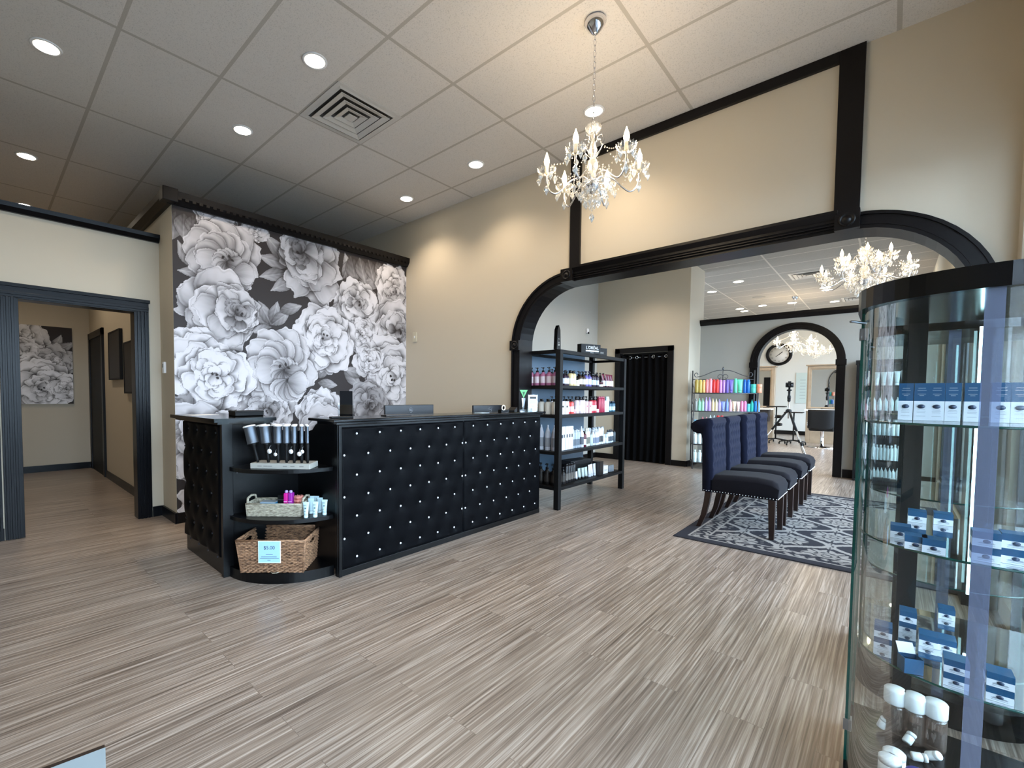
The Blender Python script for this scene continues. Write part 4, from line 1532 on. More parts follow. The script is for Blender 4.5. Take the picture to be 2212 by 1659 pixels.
t = thing('hair_clip_pack', 'bright blue clip pack lying in the small woven basket', 'hair accessory', inb(.06, .05), R(-47))
MB().box(0, .11, 0, .07, 0, .075).build('pack', M((60, 150, 205)), t, bevel=.006)
MB().box(.004, .106, .004, .066, .075, .079).build('front_card', M((190, 196, 196)), t)
for i, u in enumerate((.245, .275)):
    t = thing('brush_pack', ('magenta' if i == 0 else 'purple') + ' detangling brush pack standing in the small woven basket', 'hair accessory', inb(u, .055), R(-47))
    MB().box(-.014, .014, -.02, .03, 0, .145).build('pack', M((205, 30, 140) if i == 0 else (150, 35, 150)), t, bevel=.006)
    MB().box(-.012, .012, -.0215, -.02, .085, .09).build('label_line', M((240, 190, 220)), t)
    MB().sphere((0, 0, .152), .012, 10, 6).build('knob', M((170, 150, 200)), t)
t = thing('scrunchie_pack', 'peach pink scrunchie bundle leaning at the right of the small basket', 'hair accessory', inb(.318, .085), R(-47))
m = MB()
for k in range(5):
    m.tube([((.022 + .004 * math.sin(7 * a_)) * math.cos(a_), (.022 + .004 * math.sin(7 * a_)) * math.sin(a_), .02 + k * .022 + .004 * math.sin(9 * a_)) for a_ in [2 * PI * j / 22 for j in range(22)]], .011, 7, close=True)
m.build('bundle', mat('peach fabric', (216, 138, 122), .8, bump=.4, bscale=80), t)
t = thing('comb_pack', 'black comb set with a silver band in the small woven basket', 'hair accessory', inb(.19, .10), R(-47))
MB().box(-.02, .02, -.012, .012, 0, .12).build('pack', BLACKM, t, bevel=.004)
MB().box(-.021, .021, -.013, .013, .085, .092).build('band', STEEL, t)


# ================================================================== BOTTLES
_BM = {}


def bmesh_for(kind, part, r, h):
    key = (kind, part, round(r, 4), round(h, 4))
    if key in _BM:
        return _BM[key]
    m = MB()
    if kind == 'pump':
        if part == 'body':
            m.lathe([(r * .96, 0), (r, .004), (r, h * .55), (r * .9, h * .63), (r * .42, h * .70), (r * .40, h * .74)], n=16)
        elif part == 'cap':
            m.lathe([(r * .46, h * .735), (r * .46, h * .82), (r * .16, h * .825), (r * .16, h * .93), (r * .40, h * .935), (r * .40, h), (r * .2, h * 1.005)], n=12)
            m.box(0, r * 1.0, -r * .14, r * .14, h * .95, h * .985, m=Matrix.Rotation(PI, 4, 'Z'))
    elif kind == 'round':
        if part == 'body':
            m.lathe([(r * .95, 0), (r, .004), (r, h * .72), (r * .8, h * .80), (r * .5, h * .83)], n=16)
        elif part == 'cap':
            m.lathe([(r * .56, h * .825), (r * .56, h * .99), (r * .5, h)], n=14)
    elif kind == 'can':
        if part == 'body':
            m.lathe([(r * .95, 0), (r, .004), (r, h * .86), (r * .8, h * .90)], n=16)
        elif part == 'cap':
            m.lathe([(r * .8, h * .895), (r * .78, h * .98), (r * .6, h)], n=14)
    elif kind == 'cone':
        if part == 'body':
            m.lathe([(r * .95, 0), (r, .004), (r, h * .60), (r * .92, h * .68), (r * .30, h * .90)], n=16)
        elif part == 'cap':
            m.lathe([(r * .30, h * .895), (r * .22, h * .99), (r * .1, h)], n=12)
    elif kind == 'tube':
        if part == 'body':
            n = 16
            v, f = [], []
            for j in range(9):
                u = j / 8
                for i in range(n):
                    a = 2 * PI * i / n
                    v.append(((r * .78 + r * .42 * u) * math.cos(a), r * (.78 - .74 * u ** 1.4) * math.sin(a), h * (.16 + .84 * u)))
            for j in range(8):
                for i in range(n):
                    k = (i + 1) % n
                    f.append((j * n + i, j * n + k, (j + 1) * n + k, (j + 1) * n + i))
            f += [tuple(range(n)), tuple(8 * n + i for i in range(n))]
            m.add(v, f, True)
        elif part == 'cap':
            m.lathe([(r * .72, 0), (r * .8, .003), (r * .8, h * .16)], n=14)
    elif kind == 'jar':
        if part == 'body':
            m.lathe([(r * .95, 0), (r, .004), (r, h * .62), (r * .92, h * .64)], n=18)
        elif part == 'cap':
            m.lathe([(r * .98, h * .64), (r, h * .66), (r, h * .97), (r * .94, h)], n=18)
    elif kind == 'box':
        if part == 'body':
            m.box(-r, r, -r, r, 0, h)
    if part == 'label':
        ang_ = 1.1
        n = 8
        if kind == 'box':
            m.box(-r * 1.01, -r * .99, -r * .45, r * .45, h * .52, h * .66)
            m.box(-r * .45, r * .45, -r * 1.01, -r * .99, h * .52, h * .66)
        else:
            rr = r * 1.012
            z0, z1 = (h * .14, h * .5) if kind in ('pump', 'round', 'cone', 'can') else (h * .1, h * .5)
            v = []
            for i in range(n + 1):
                a = PI + R(40) + (i / n - .5) * 2 * ang_
                v += [(rr * math.cos(a), rr * math.sin(a), z0), (rr * math.cos(a), rr * math.sin(a), z1)]
            m.add(v, [(2 * i, 2 * i + 2, 2 * i + 3, 2 * i + 1) for i in range(n)], True)
    me = m.mesh(part, None)
    _BM[key] = me
    return me


def bottle(kind, r, h, body, cap, lab, loc, label, group, rz=0, detail=True, name=None, cat=None):
    nm = name or {'pump': 'pump_bottle', 'round': 'bottle', 'can': 'spray_can', 'cone': 'bottle', 'tube': 'tube', 'jar': 'jar', 'box': 'product_box'}[kind]
    t = thing(nm, label, cat or {'tube': 'tube', 'jar': 'jar', 'box': 'box'}.get(kind, 'bottle'), loc, rz, group)
    parts = [('body', body)]
    if kind != 'box': parts.append(('cap', cap))
    if lab is not None and detail: parts.append(('label', lab))
    for pn_, c in parts:
        me = bmesh_for(kind, pn_, r, h)
        o = bpy.data.objects.new(pn_ if pn_ != 'label' else 'front_label', me)
        COL.objects.link(o)
        o.parent = t
        if len(me.materials) == 0:
            me.materials.append(None)
        o.material_slots[0].link = 'OBJECT'
        o.material_slots[0].material = M(c) if isinstance(c, tuple) else c
    return t


# tubes beside the small basket
for i, (px, py) in enumerate(((661, 1118), (681, 1117), (701, 1112), (672, 1109), (691, 1107), (672, 1103), (683, 1103))):
    p = at(px, py, z=.4185)
    fb = i < 3
    bottle('tube', .018, .105, (196, 224, 232), (206, 230, 236), None, (p.x, p.y, .4185),
           ('pale blue hand cream tube, %s from the left in the front row' % ('first', 'second', 'third')[i]) if fb else 'pale blue hand cream tube standing behind the front three',
           'pale blue tubes on the middle corner shelf', ang, name='cream_tube')
    t = [o for o in bpy.data.objects if o.name.startswith('cream_tube') and o.parent is None][-1]
    if fb:
        o = MB()
        o.box(-.009, .009, -.0178, -.0165, .085, .088)
        o.box(-.002, .008, -.0185, -.0172, .062, .07)
        o.box(-.007, .004, -.0188, -.0175, .042, .045)
        o.box(-.007, .007, -.0188, -.0175, .028, .029)
        o.build('printed_mark', M((70, 110, 130)), t)

# ================================================================== BLACK SHELF UNIT
UX0, UX1, UY0, UY1 = 4.29, 5.90, 2.605, 3.06
su = thing('shelf_unit', 'tall open black shelf unit stocked with bottles beside the desk', 'shelf unit', (UX0, UY0, 0))
w, d = UX1 - UX0, UY1 - UY0
for a, b in ((0, 0), (w, 0), (0, d), (w, d)):
    MB().box(a - .03, a + .03, b - .03, b + .03, 0, 1.735).build('post', BLACKM, su, bevel=.004)
SHZ = [.245, .63, 1.035, 1.355]
for z in SHZ:
    MB().box(-.025, w + .025, -.025, d + .025, z - .035, z).build('shelf', BLACKM, su, bevel=.004)
m = MB()
m.box(0, w, -.02, .02, 1.70, 1.74); m.box(0, w, d - .02, d + .02, 1.70, 1.74); m.box(-.02, .02, 0, d, 1.70, 1.74); m.box(w - .02, w + .02, 0, d, 1.70, 1.74)
m.build('top_frame', BLACKM, su, bevel=.003)
MB().box(.02, w - .02, .02, d - .02, 1.715, 1.722).build('top_glass', glassmat('smoked glass', (.5, .55, .6, 1), base=.08), su)
MB().box(.03, w - .20, d + .002, d + .008, .25, 1.70).build('back_panel', mat('slate blue panel', (84, 104, 122), .25, spec=.6), su)

ob = thing('obelisk', 'tall black obelisk ornament on the front left corner of the shelf unit', 'ornament', (UX0 + .0, UY0 + .03, 1.7405))
MB().prism([(-.04, 0), (.04, 0), (.028, .21), (0, .26), (-.028, .21)], -.02, .02, 'y').build('obelisk', BLACKG, ob, bevel=.002)
m = MB()
for z_, w_ in ((.04, .03), (.05, .03), (.065, .02), (.075, .02), (.11, .02)):
    m.box(-w_ / 2, w_ / 2, -.0212, -.02, z_, z_ + .004)
m.build('text_lines', M((190, 188, 176)), ob)
p0 = at(1262, 766, y=2.62)
s1 = thing('block_sign', 'black block sign with white lettering on top of the shelf unit', 'sign', (4.86, 2.66, 1.7405), R(-20))
MB().box(0, .30, 0, .07, 0, .115).build('block', BLACKM, s1, bevel=.002)
text("L'ORÉAL", .052, WHITE, s1, (.17, -.001, .072), (PI / 2, 0, 0))
MB().box(.07, .27, -.001, 0, .028, .044).build('white_bar', WHITE, s1)
MB().box(.14, .19, -.001, 0, .012, .016).build('small_line', WHITE, s1)
s2 = thing('block_sign', 'smaller black block sign right of the larger one on the shelf unit', 'sign', (5.27, 2.68, 1.7405), R(-20))
MB().box(0, .18, 0, .06, 0, .10).build('block', BLACKM, s2, bevel=.002)
text('SERIE', .03, M((150, 148, 140)), s2, (.09, -.001, .04), (PI / 2, 0, 0))

SU = 'the black shelf unit'


def row(items, z, y, x0, gap, shelf, **k):
    x = x0
    for (kind, r, h, body, cap, lab, desc, n) in items:
        for i in range(n):
            x += r * (1.18 if kind == 'tube' else 1)
            bottle(kind, r, h, body, cap, lab, (x, y + random.uniform(-.008, .008), z + .0005), '%s on the %s shelf of %s' % (desc, shelf, SU), '%s on the %s shelf' % (desc, shelf), **k)
            x += r * (1.18 if kind == 'tube' else 1) + gap
    return x


BK = (16, 16, 18)
PKC = (178, 110, 150)
# end columns seen through the open left side
for i in range(5):
    bottle('pump', .036, .205, PKC, BK, (226, 214, 224), (UX0 + .075, 2.70 + i * .078, 1.3555), 'mauve pump bottle with white label, left end of the black unit top shelf', 'mauve pump bottles')
for i in range(4):
    bottle('round', .036, .17, (232, 230, 222), BK, None, (UX0 + .075, 2.70 + i * .085, 1.0355), 'plain white black capped bottle, left end of the black unit second shelf', 'white bottles at the left end')
for i in range(4):
    bottle('cone', .033, .285, (218, 222, 234), (225, 228, 238), (150, 155, 165), (UX0 + .075, 2.70 + i * .085, .6305), 'tall white spray bottle, left end of the black unit third shelf', 'tall white spray bottles')
for i in range(4):
    bottle('pump', .038, .235, (22, 20, 20), BK, (48, 44, 42), (UX0 + .075, 2.70 + i * .085, .2455), 'black pump bottle, left end of the black unit bottom shelf', 'black pump bottles at the left end')
WLAB = (236, 236, 240)
r1 = [('pump', .030, .165, (48, 34, 52), BK, WLAB, 'plum pump bottle with white label', 3), ('round', .034, .175, (226, 204, 150), BK, (236, 230, 206), 'cream yellow bottle with black cap', 2),
      ('jar', .034, .07, (232, 226, 206), (228, 222, 200), None, 'cream jar', 1), ('pump', .032, .17, (62, 44, 34), BK, (226, 220, 208), 'brown pump bottle with cream label', 2),
      ('pump', .031, .185, (112, 104, 170), (30, 26, 60), WLAB, 'violet bottle with white label', 2), ('round', .031, .16, (40, 28, 46), BK, (196, 210, 238), 'dark bottle with pale blue label', 3),
      ('jar', .042, .065, (60, 14, 30), (70, 16, 34), WLAB, 'burgundy jar', 1), ('tube', .030, .165, (98, 22, 48), (80, 16, 38), WLAB, 'burgundy tube with white label', 4)]
row(r1, SHZ[3], 2.68, UX0 + .13, .008, 'top')
row([('pump', .031, .19, (34, 26, 34), BK, None, 'dark pump bottle in the back row', 14)], SHZ[3], 2.80, UX0 + .15, .035, 'top', detail=False)
r2 = [('box', .034, .145, (240, 240, 242), None, (20, 20, 22), 'white box with black mark', 2), ('round', .034, .17, (222, 92, 88), BK, (238, 224, 226), 'coral bottle with white label', 2),
      ('jar', .03, .05, (240, 160, 160), (236, 180, 180), None, 'small pink jar', 1), ('round', .033, .19, (226, 208, 212), BK, (238, 230, 234), 'blush white bottle with black cap', 3),
      ('box', .030, .14, (232, 190, 196), None, (190, 110, 120), 'pale pink box', 2), ('round', .032, .185, (196, 60, 74), BK, (240, 232, 236), 'red bottle with white label', 2),
      ('jar', .028, .045, (236, 190, 196), (240, 220, 222), None, 'tiny pink jar', 1), ('can', .025, .20, (166, 36, 66), (190, 90, 110), None, 'crimson spray can', 3),
      ('round', .026, .18, (226, 216, 226), BK, (240, 236, 240), 'lilac white bottle', 1), ('can', .021, .20, (206, 226, 232), (226, 236, 240), None, 'pale blue can', 2),
      ('round', .026, .14, (40, 84, 104), (20, 40, 60), (190, 226, 236), 'teal bottle with pale label', 3)]
row(r2, SHZ[2], 2.68, UX0 + .13, .006, 'second')
row([('pump', .030, .20, (200, 190, 190), BK, None, 'pale pump bottle in the back row', 15)], SHZ[2], 2.80, UX0 + .15, .03, 'second', detail=False)
r3 = [('box', .027, .265, (226, 232, 242), None, (60, 64, 76), 'tall white box with dark mark', 5), ('can', .026, .21, (178, 190, 202), (206, 214, 222), (110, 120, 130), 'silver grey can', 3),
      ('cone', .031, .25, (226, 228, 238), (232, 232, 240), (90, 94, 104), 'white cone topped bottle', 1), ('round', .031, .19, (88, 20, 40), BK, WLAB, 'burgundy bottle with white label', 1),
      ('round', .028, .22, (230, 230, 212), (236, 236, 226), (120, 120, 110), 'ivory bottle', 2), ('can', .026, .15, (190, 204, 206), (150, 160, 164), None, 'short grey green can', 1),
      ('cone', .026, .19, (232, 236, 244), (236, 238, 244), (130, 140, 160), 'short white bottle with cone top', 3), ('can', .026, .21, (236, 240, 240), (236, 240, 240), (70, 74, 80), 'tall white can', 2),
      ('jar', .028, .12, (226, 232, 238), (206, 216, 224), None, 'white jar', 2), ('round', .027, .17, (214, 222, 230), (60, 66, 76), (80, 90, 100), 'pale grey bottle', 3), ('can', .022, .15, (70, 84, 92), BK, None, 'dark grey can', 1)]
row(r3, SHZ[1], 2.68, UX0 + .13, .005, 'third')
row([('can', .027, .20, (210, 216, 224), (190, 198, 206), None, 'white can in the back row', 12)], SHZ[1], 2.82, UX0 + .50, .03, 'third', detail=False)
r4 = [('pump', .031, .19, (26, 24, 24), BK, (66, 62, 58), 'black pump bottle with grey label', 2), ('can', .026, .22, (24, 22, 24), BK, (110, 104, 98), 'tall black can', 4),
      ('tube', .024, .10, (230, 232, 238), BK, None, 'small white tube', 1), ('tube', .028, .13, (200, 216, 214), BK, None, 'pale green white tube', 3), ('tube', .026, .15, (232, 236, 244), (210, 216, 226), None, 'tall white tube', 3),
      ('box', .05, .17, (30, 28, 28), None, None, 'square black box', 1)]
x_ = row(r4, SHZ[0], 2.68, UX0 + .13, .010, 'bottom')
t = thing('product_box', 'wide white box near the right end of the bottom shelf of the black unit', 'box', (x_ + .02, 2.64, SHZ[0] + .0005))
MB().box(0, .13, 0, .08, 0, .10).build('carton', PAPER, t, bevel=.002)
m = MB(); m.box(.02, .11, -.001, 0, .045, .05); m.box(.02, .09, -.001, 0, .035, .038)
m.build('text_lines', M((150, 150, 150)), t)
row([('can', .017, .085, (126, 134, 142), (150, 156, 160), None, 'small silver can', 5)], SHZ[0], 2.67, x_ + .17, .002, 'bottom')
t = thing('gift_box', 'wide flat black gift box standing behind the tubes on the bottom shelf', 'box', (UX0 + .62, 2.80, SHZ[0] + .0005), R(-6))
MB().box(0, .42, 0, .16, 0, .15).build('carton', BLACKM, t, bevel=.003)
MB().box(-.004, .424, -.004, .164, .15, .20).build('lid', mat('black lid', (34, 32, 33), .4), t, bevel=.003)

# ================================================================== CURTAIN
ct = thing('curtain', 'black floor length curtain on steel rings across the far doorway', 'curtain', (8.60, 2.955, 0))
W = .88
def cur(u, v):
    f = 7
    amp = .030 + .008 * math.sin(v * 5 + u * 9)
    return (amp * math.sin(2 * PI * f * u + .6 * math.sin(v * 3)) - .01, u * W, .02 + v * 2.0)
MB().grid(cur, 140, 30).build('cloth', mat('black curtain cloth', (7, 7, 9), .9, spec=.1), ct)
MB().tube([(0, -.01, 1.975), (0, W + .005, 1.975)], .010, 10).build('rod', STEEL, ct)
for k, y_ in enumerate((.035, .26, .57, .70)):
    MB().tube([(-.03, y_ + .026 * math.cos(2 * PI * i / 20), 1.975 + .026 * math.sin(2 * PI * i / 20)) for i in range(20)], .005, 6, close=True).build('grommet', CHROME, ct)

# ================================================================== METAL RACK WITH COLOURED BOTTLES
rk_loc = (8.40, 2.45, 0)
rk_rz = R(-90 + 22.5)
rk = thing('metal_rack', 'grey scrollwork metal rack of colourful bottles beside the small arch', 'rack', rk_loc, rk_rz)
RW, RD = .94, .28
RZ = [.115, .43, .735, 1.00, 1.31]
for a, b, h in ((0, 0, 1.31), (RW, 0, 1.31), (0, RD, 1.70), (RW, RD, 1.70)):
    MB().tube([(a, b, 0), (a, b, h)], .010, 8).build('post', GREYMET, rk)
for z in RZ:
    m = MB()
    m.tube([(0, 0, z - .008), (RW, 0, z - .008)], .008, 6); m.tube([(0, RD, z - .008), (RW, RD, z - .008)], .008, 6)
    m.tube([(0, 0, z - .008), (0, RD, z - .008)], .008, 6); m.tube([(RW, 0, z - .008), (RW, RD, z - .008)], .008, 6)
    m.box(0, RW, 0, RD, z - .006, z - .001)
    m.build('shelf', GREYMET, rk)
m = MB()
def spiral(cx, cz, r0, r1, a0, a1, n=18):
    return [(cx + (r0 + (r1 - r0) * i / n) * math.cos(a0 + (a1 - a0) * i / n), RD, cz + (r0 + (r1 - r0) * i / n) * math.sin(a0 + (a1 - a0) * i / n)) for i in range(n + 1)]
for s in (1, -1):
    mx = RW / 2
    f = lambda p: (mx + s * (p[0]), RD, p[2])
    pts = [f((.0, 0, 1.70))] + [f((.06 + .34 * u, 0, 1.70 - .11 * (u * u * (3 - 2 * u)))) for u in [i / 10 for i in range(11)]]
    m.tube(pts, .006, 6)
    m.tube([f((q[0], 0, q[2])) for q in spiral(.405, 1.63, .045, .015, -PI / 2, PI * 1.2)], .006, 6)
    m.tube([f((q[0], 0, q[2])) for q in spiral(.045, 1.585, .05, .015, PI * .85, -PI * .9)], .005, 6)
m.tube([(RW / 2, RD, 1.54), (RW / 2, RD, 1.72)], .006, 6)
m.lathe([(.001, 0), (.018, .02), (.012, .04), (.001, .065)], (RW / 2, RD, 1.70), 8)
m.tube([(0, RD, 1.54), (RW, RD, 1.54)], .007, 6)
m.build('scroll_crest', GREYMET, rk)
m = MB()
for z in RZ[2:]:
    for a in (0,):
        m.tube([(a, 0, z), (a, .04, z + .10), (a, .16, z + .12), (a, RD, z + .20)], .005, 6)
m.build('side_scrolls', GREYMET, rk)
Mx = Matrix.Translation(Vector(rk_loc)) @ Matrix.Rotation(rk_rz, 4, 'Z')


def rackrow(items, z, y, x0, gap, nm, step=None):
    x = x0
    for (kind, r, h, body, cap, desc) in items:
        q_ = r * (1.18 if kind == 'tube' else 1)
        x += q_
        p = Mx @ Vector((x, y, z + .0005))
        bottle(kind, r, h, body, cap, None, tuple(p), '%s on the %s shelf of the scrollwork rack' % (desc, nm), 'bottles on the %s rack shelf' % nm, rz=rk_rz, detail=False)
        x += q_ + gap


def cc_(kind, r, h, c, desc, cap=None):
    return (kind, r, h, c, cap or tuple(min(255, int(v * 1.05)) for v in c), desc)


YL, PK, RD_, LI, PU, MI, BL, TE, PE = (212, 190, 104), (238, 148, 150), (232, 62, 62), (186, 142, 214), (112, 92, 184), (104, 214, 178), (20, 112, 206), (72, 190, 176), (236, 146, 112)
rackrow([cc_('can', .031, .225, (180, 160, 84), 'mustard can, far left'), cc_('can', .026, .22, YL, 'yellow can next to the mustard one'), cc_('can', .024, .215, (236, 196, 120), 'pale orange can'), cc_('can', .026, .225, PK, 'rose pink can'), cc_('can', .026, .24, (244, 160, 170), 'tall light pink can'),
         cc_('can', .025, .225, RD_, 'first red can from the left'), cc_('can', .025, .225, (240, 70, 66), 'second red can from the left'), cc_('can', .024, .22, (214, 150, 220), 'orchid can'), cc_('can', .023, .215, LI, 'lilac can'), cc_('can', .025, .22, PU, 'purple can'), cc_('tube', .030, .22, (122, 106, 196), 'purple tube'),
         cc_('can', .027, .24, MI, 'tall mint can'), cc_('tube', .034, .225, (112, 224, 184), 'mint tube'), cc_('can', .025, .22, (16, 100, 196), 'deep blue can'), cc_('can', .027, .22, BL, 'bright blue can'),
         cc_('jar', .042, .145, TE, 'teal jar'), cc_('jar', .042, .145, PE, 'peach orange jar')], RZ[4], .06, .012, .0004, 'top')
rackrow([cc_('round', .027, .21, (150, 154, 150), 'grey bottle'), cc_('cone', .025, .215, (150, 214, 184), 'first mint green bottle'), cc_('cone', .025, .215, (168, 220, 190), 'second mint green bottle'), cc_('cone', .026, .235, (196, 176, 226), 'tall lavender bottle'), cc_('cone', .026, .235, (188, 160, 224), 'second lavender bottle'),
         cc_('cone', .025, .21, (238, 220, 170), 'first cream yellow bottle'), cc_('cone', .025, .21, (238, 226, 190), 'second cream yellow bottle'), cc_('cone', .023, .205, (190, 170, 220), 'slim lilac bottle'), cc_('tube', .027, .165, (140, 156, 224), 'periwinkle tube'), cc_('cone', .025, .21, (130, 160, 230), 'light blue bottle'),
         cc_('cone', .025, .20, (240, 190, 204), 'pale pink bottle'), cc_('tube', .025, .17, (240, 214, 180), 'cream tube'), cc_('tube', .025, .165, (240, 206, 200), 'blush tube'), cc_('can', .023, .175, (238, 150, 190), 'first pink can'), cc_('can', .023, .175, (230, 140, 190), 'second pink can'),
         cc_('jar', .025, .13, (96, 206, 222), 'turquoise jar'), cc_('cone', .024, .20, (56, 200, 180), 'sea green bottle'), cc_('can', .023, .175, (26, 130, 222), 'blue can'), cc_('cone', .023, .19, (110, 156, 230), 'sky blue bottle')], RZ[3], .06, .012, .0004, 'second')
rackrow([cc_('jar', .026, .11, (110, 170, 200), 'first short blue jar'), cc_('jar', .026, .11, (140, 190, 210), 'second short blue jar'), cc_('cone', .027, .165, (240, 150, 156), 'first pink bottle'), cc_('cone', .027, .16, (240, 170, 170), 'second pink bottle'), cc_('cone', .027, .195, (214, 230, 232), 'first pale bottle'),
         cc_('cone', .027, .195, (220, 236, 238), 'second pale bottle'), cc_('can', .027, .19, (236, 70, 70), 'left red can'), cc_('can', .027, .19, (240, 84, 84), 'right red can'), cc_('cone', .025, .15, (236, 236, 240), 'first small white bottle'), cc_('cone', .025, .15, (232, 234, 240), 'second small white bottle'),
         cc_('cone', .025, .155, (238, 238, 240), 'third small white bottle'), cc_('cone', .025, .15, (226, 230, 240), 'fourth small white bottle'), cc_('cone', .025, .15, (220, 224, 236), 'fifth small white bottle')], RZ[2], .06, .01, .004, 'third')
rackrow([cc_('round', .030, .20, (222, 238, 240), 'white bottle') for _ in range(13)], RZ[1], .06, .01, .008, 'fourth')
rackrow([cc_('round', .032, .21, (214, 234, 236), 'white bottle') for _ in range(12)], RZ[0], .06, .01, .010, 'bottom')

# ================================================================== BLACK RACK BY THE WINDOW (white bottles)
bs = thing('display_shelf', 'black shelf of white bottles against the far wall behind the glass cabinet', 'shelf unit', (8.98, -.22, 0))
m = MB()
BW, BDp = .60, .17
m.box(0, BDp, 0, .025, 0, 1.79); m.box(0, BDp, BW - .025, BW, 0, 1.79)
m.build('side_panel', BLACKM, bs)
MB().box(BDp, BDp + .02, 0, BW, 0, 1.79).build('back_panel', M((66, 70, 74)), bs)
MB().box(-.01, BDp + .02, -.01, BW + .01, 1.74, 1.80).build('top_board', BLACKM, bs)
BZ = [.04, .337, .70, 1.06, 1.425]
for z in BZ:
    MB().box(0, BDp, .025, BW - .025, z - .025, z).build('shelf', BLACKM, bs)
WB = (226, 240, 244)
specs = [(12, 'cone', .021, .19, 'white cone topped bottle', 'bottom'), (13, 'round', .021, .23, 'tall white bottle', 'fourth'), (10, 'jar', .024, .18, 'white bottle', 'third'), (8, 'cone', .026, .20, 'white bottle with pointed top', 'second'), (7, 'tube', .028, .21, 'white tube', 'top')]
for (n, kd, r_, h_, ds, nm), z in zip(specs, BZ):
    for i in range(n):
        yy = -.22 + .05 + (BW - .10) * (i + .5) / n
        bottle(kd, r_, h_ * random.uniform(.92, 1.05), WB, (236, 244, 246), None, (9.03, yy, z + .0005), '%s on the %s shelf of the black far wall display' % (ds, nm), '%s on the %s black display shelf' % (ds, nm), rz=PI / 2, detail=False)

# ================================================================== RUG
RX0, RX1, RY0, RY1 = 4.21, 7.34, -.42, 1.37
RL, RWd = RX1 - RX0, RY1 - RY0
st = .008
nx, ny = int(RL / st) + 1, int(RWd / st) + 1
X, Y = np.meshgrid(np.linspace(0, RL, nx), np.linspace(0, RWd, ny))
val = np.zeros_like(X)
e = np.minimum(np.minimum(X, RL - X), np.minimum(Y, RWd - Y))
Xc, Yc = X - RL / 2, Y - RWd / 2
# scrolling vines, ogee lattice, medallions
vine = np.sin(Xc * 44 + 2.6 * np.sin(Yc * 19)) * np.sin(Yc * 42 + 2.6 * np.sin(Xc * 21 + 1))
val = (vine > .80).astype(float) * .62
p, q = .64, .31
for k in range(-5, 6):
    sg = 1 if k % 2 == 0 else -1
    cs_ = np.cos(2 * PI * Xc / p)
    yk = k * q + sg * (q / 2) * .90 * cs_
    sl = -sg * (q / 2) * 2 * PI / p * np.sin(2 * PI * Xc / p)
    dd = np.abs(Yc - yk) / np.sqrt(1 + sl ** 2)
    val = np.where(dd < .040, 0, val)
    val = np.where((dd < .021), .88, val)
for k in range(-6, 7):
    for i in range(-4, 5):
        cx_, cy_ = i * p + (p / 2 if k % 2 == 0 else 0), (k + .5) * q
        dx, dy = Xc - cx_, Yc - cy_
        r = np.hypot(dx * .9, dy) / 1.16; th_ = np.arctan2(dy, dx * .9)
        val = np.where(r < .155, 0, val)
        pet = .112 + .030 * np.abs(np.cos(4 * th_))
        val = np.where((r < pet) & (r > .074) & (np.abs(np.sin(4 * th_ + PI / 2 * 0)) > .22), .84, val)
        val = np.where((r < .062 + .010 * np.cos(8 * th_)) & (r > .030), .74, val)
        val = np.where(r < .020, .8, val)
        for sx in (-1, 1):
            lx, ly = (dx - sx * .262) / .045, dy / .024
            val = np.where((lx ** 2 + ly ** 2 < 1) & (np.abs(ly) > .16), .8, val)
# border
inb_ = (e > .10) & (e < .235)
bpat = (np.sin(X * 46 + 2 * np.sin(Y * 30)) * np.sin(Y * 46 + 2 * np.sin(X * 31)) > .12).astype(float) * .75
val = np.where(e < .235, 0, val)
val = np.where(inb_, bpat, val)
val = np.where((np.abs(e - .10) < .006) | (np.abs(e - .235) < .006), .9, val)
rs = np.random.RandomState(2)
val = np.clip(val - .10 * rs.rand(*val.shape), 0, 1)
lo, hi = np.array(srgb(52, 53, 60)[:3]), np.array(srgb(164, 161, 157)[:3])
cols = lo + (hi - lo) * val[..., None]
cols = np.concatenate([cols, np.ones(val.shape + (1,))], -1).reshape(-1, 4).astype(np.float32)


class _C:
    pass


cvr = _C(); cvr.nx, cvr.ny = nx, ny
rug = thing('area_rug', 'charcoal and cream damask patterned rug under the row of chairs', 'rug', (RX0, RY0, 0))
MB().box(0, RL, 0, RWd, 0.0005, .008).build('backing', mat('charcoal rug edge', (48, 48, 54), .95, bump=.3, bscale=600), rug)
color_grid('pile', cvr, cols, lambda u, v: np.stack([.002 + u * (RL - .004), .002 + v * (RWd - .004), np.full_like(u, .0098)], -1), vcolmat('rug pile', .95, .1), rug)

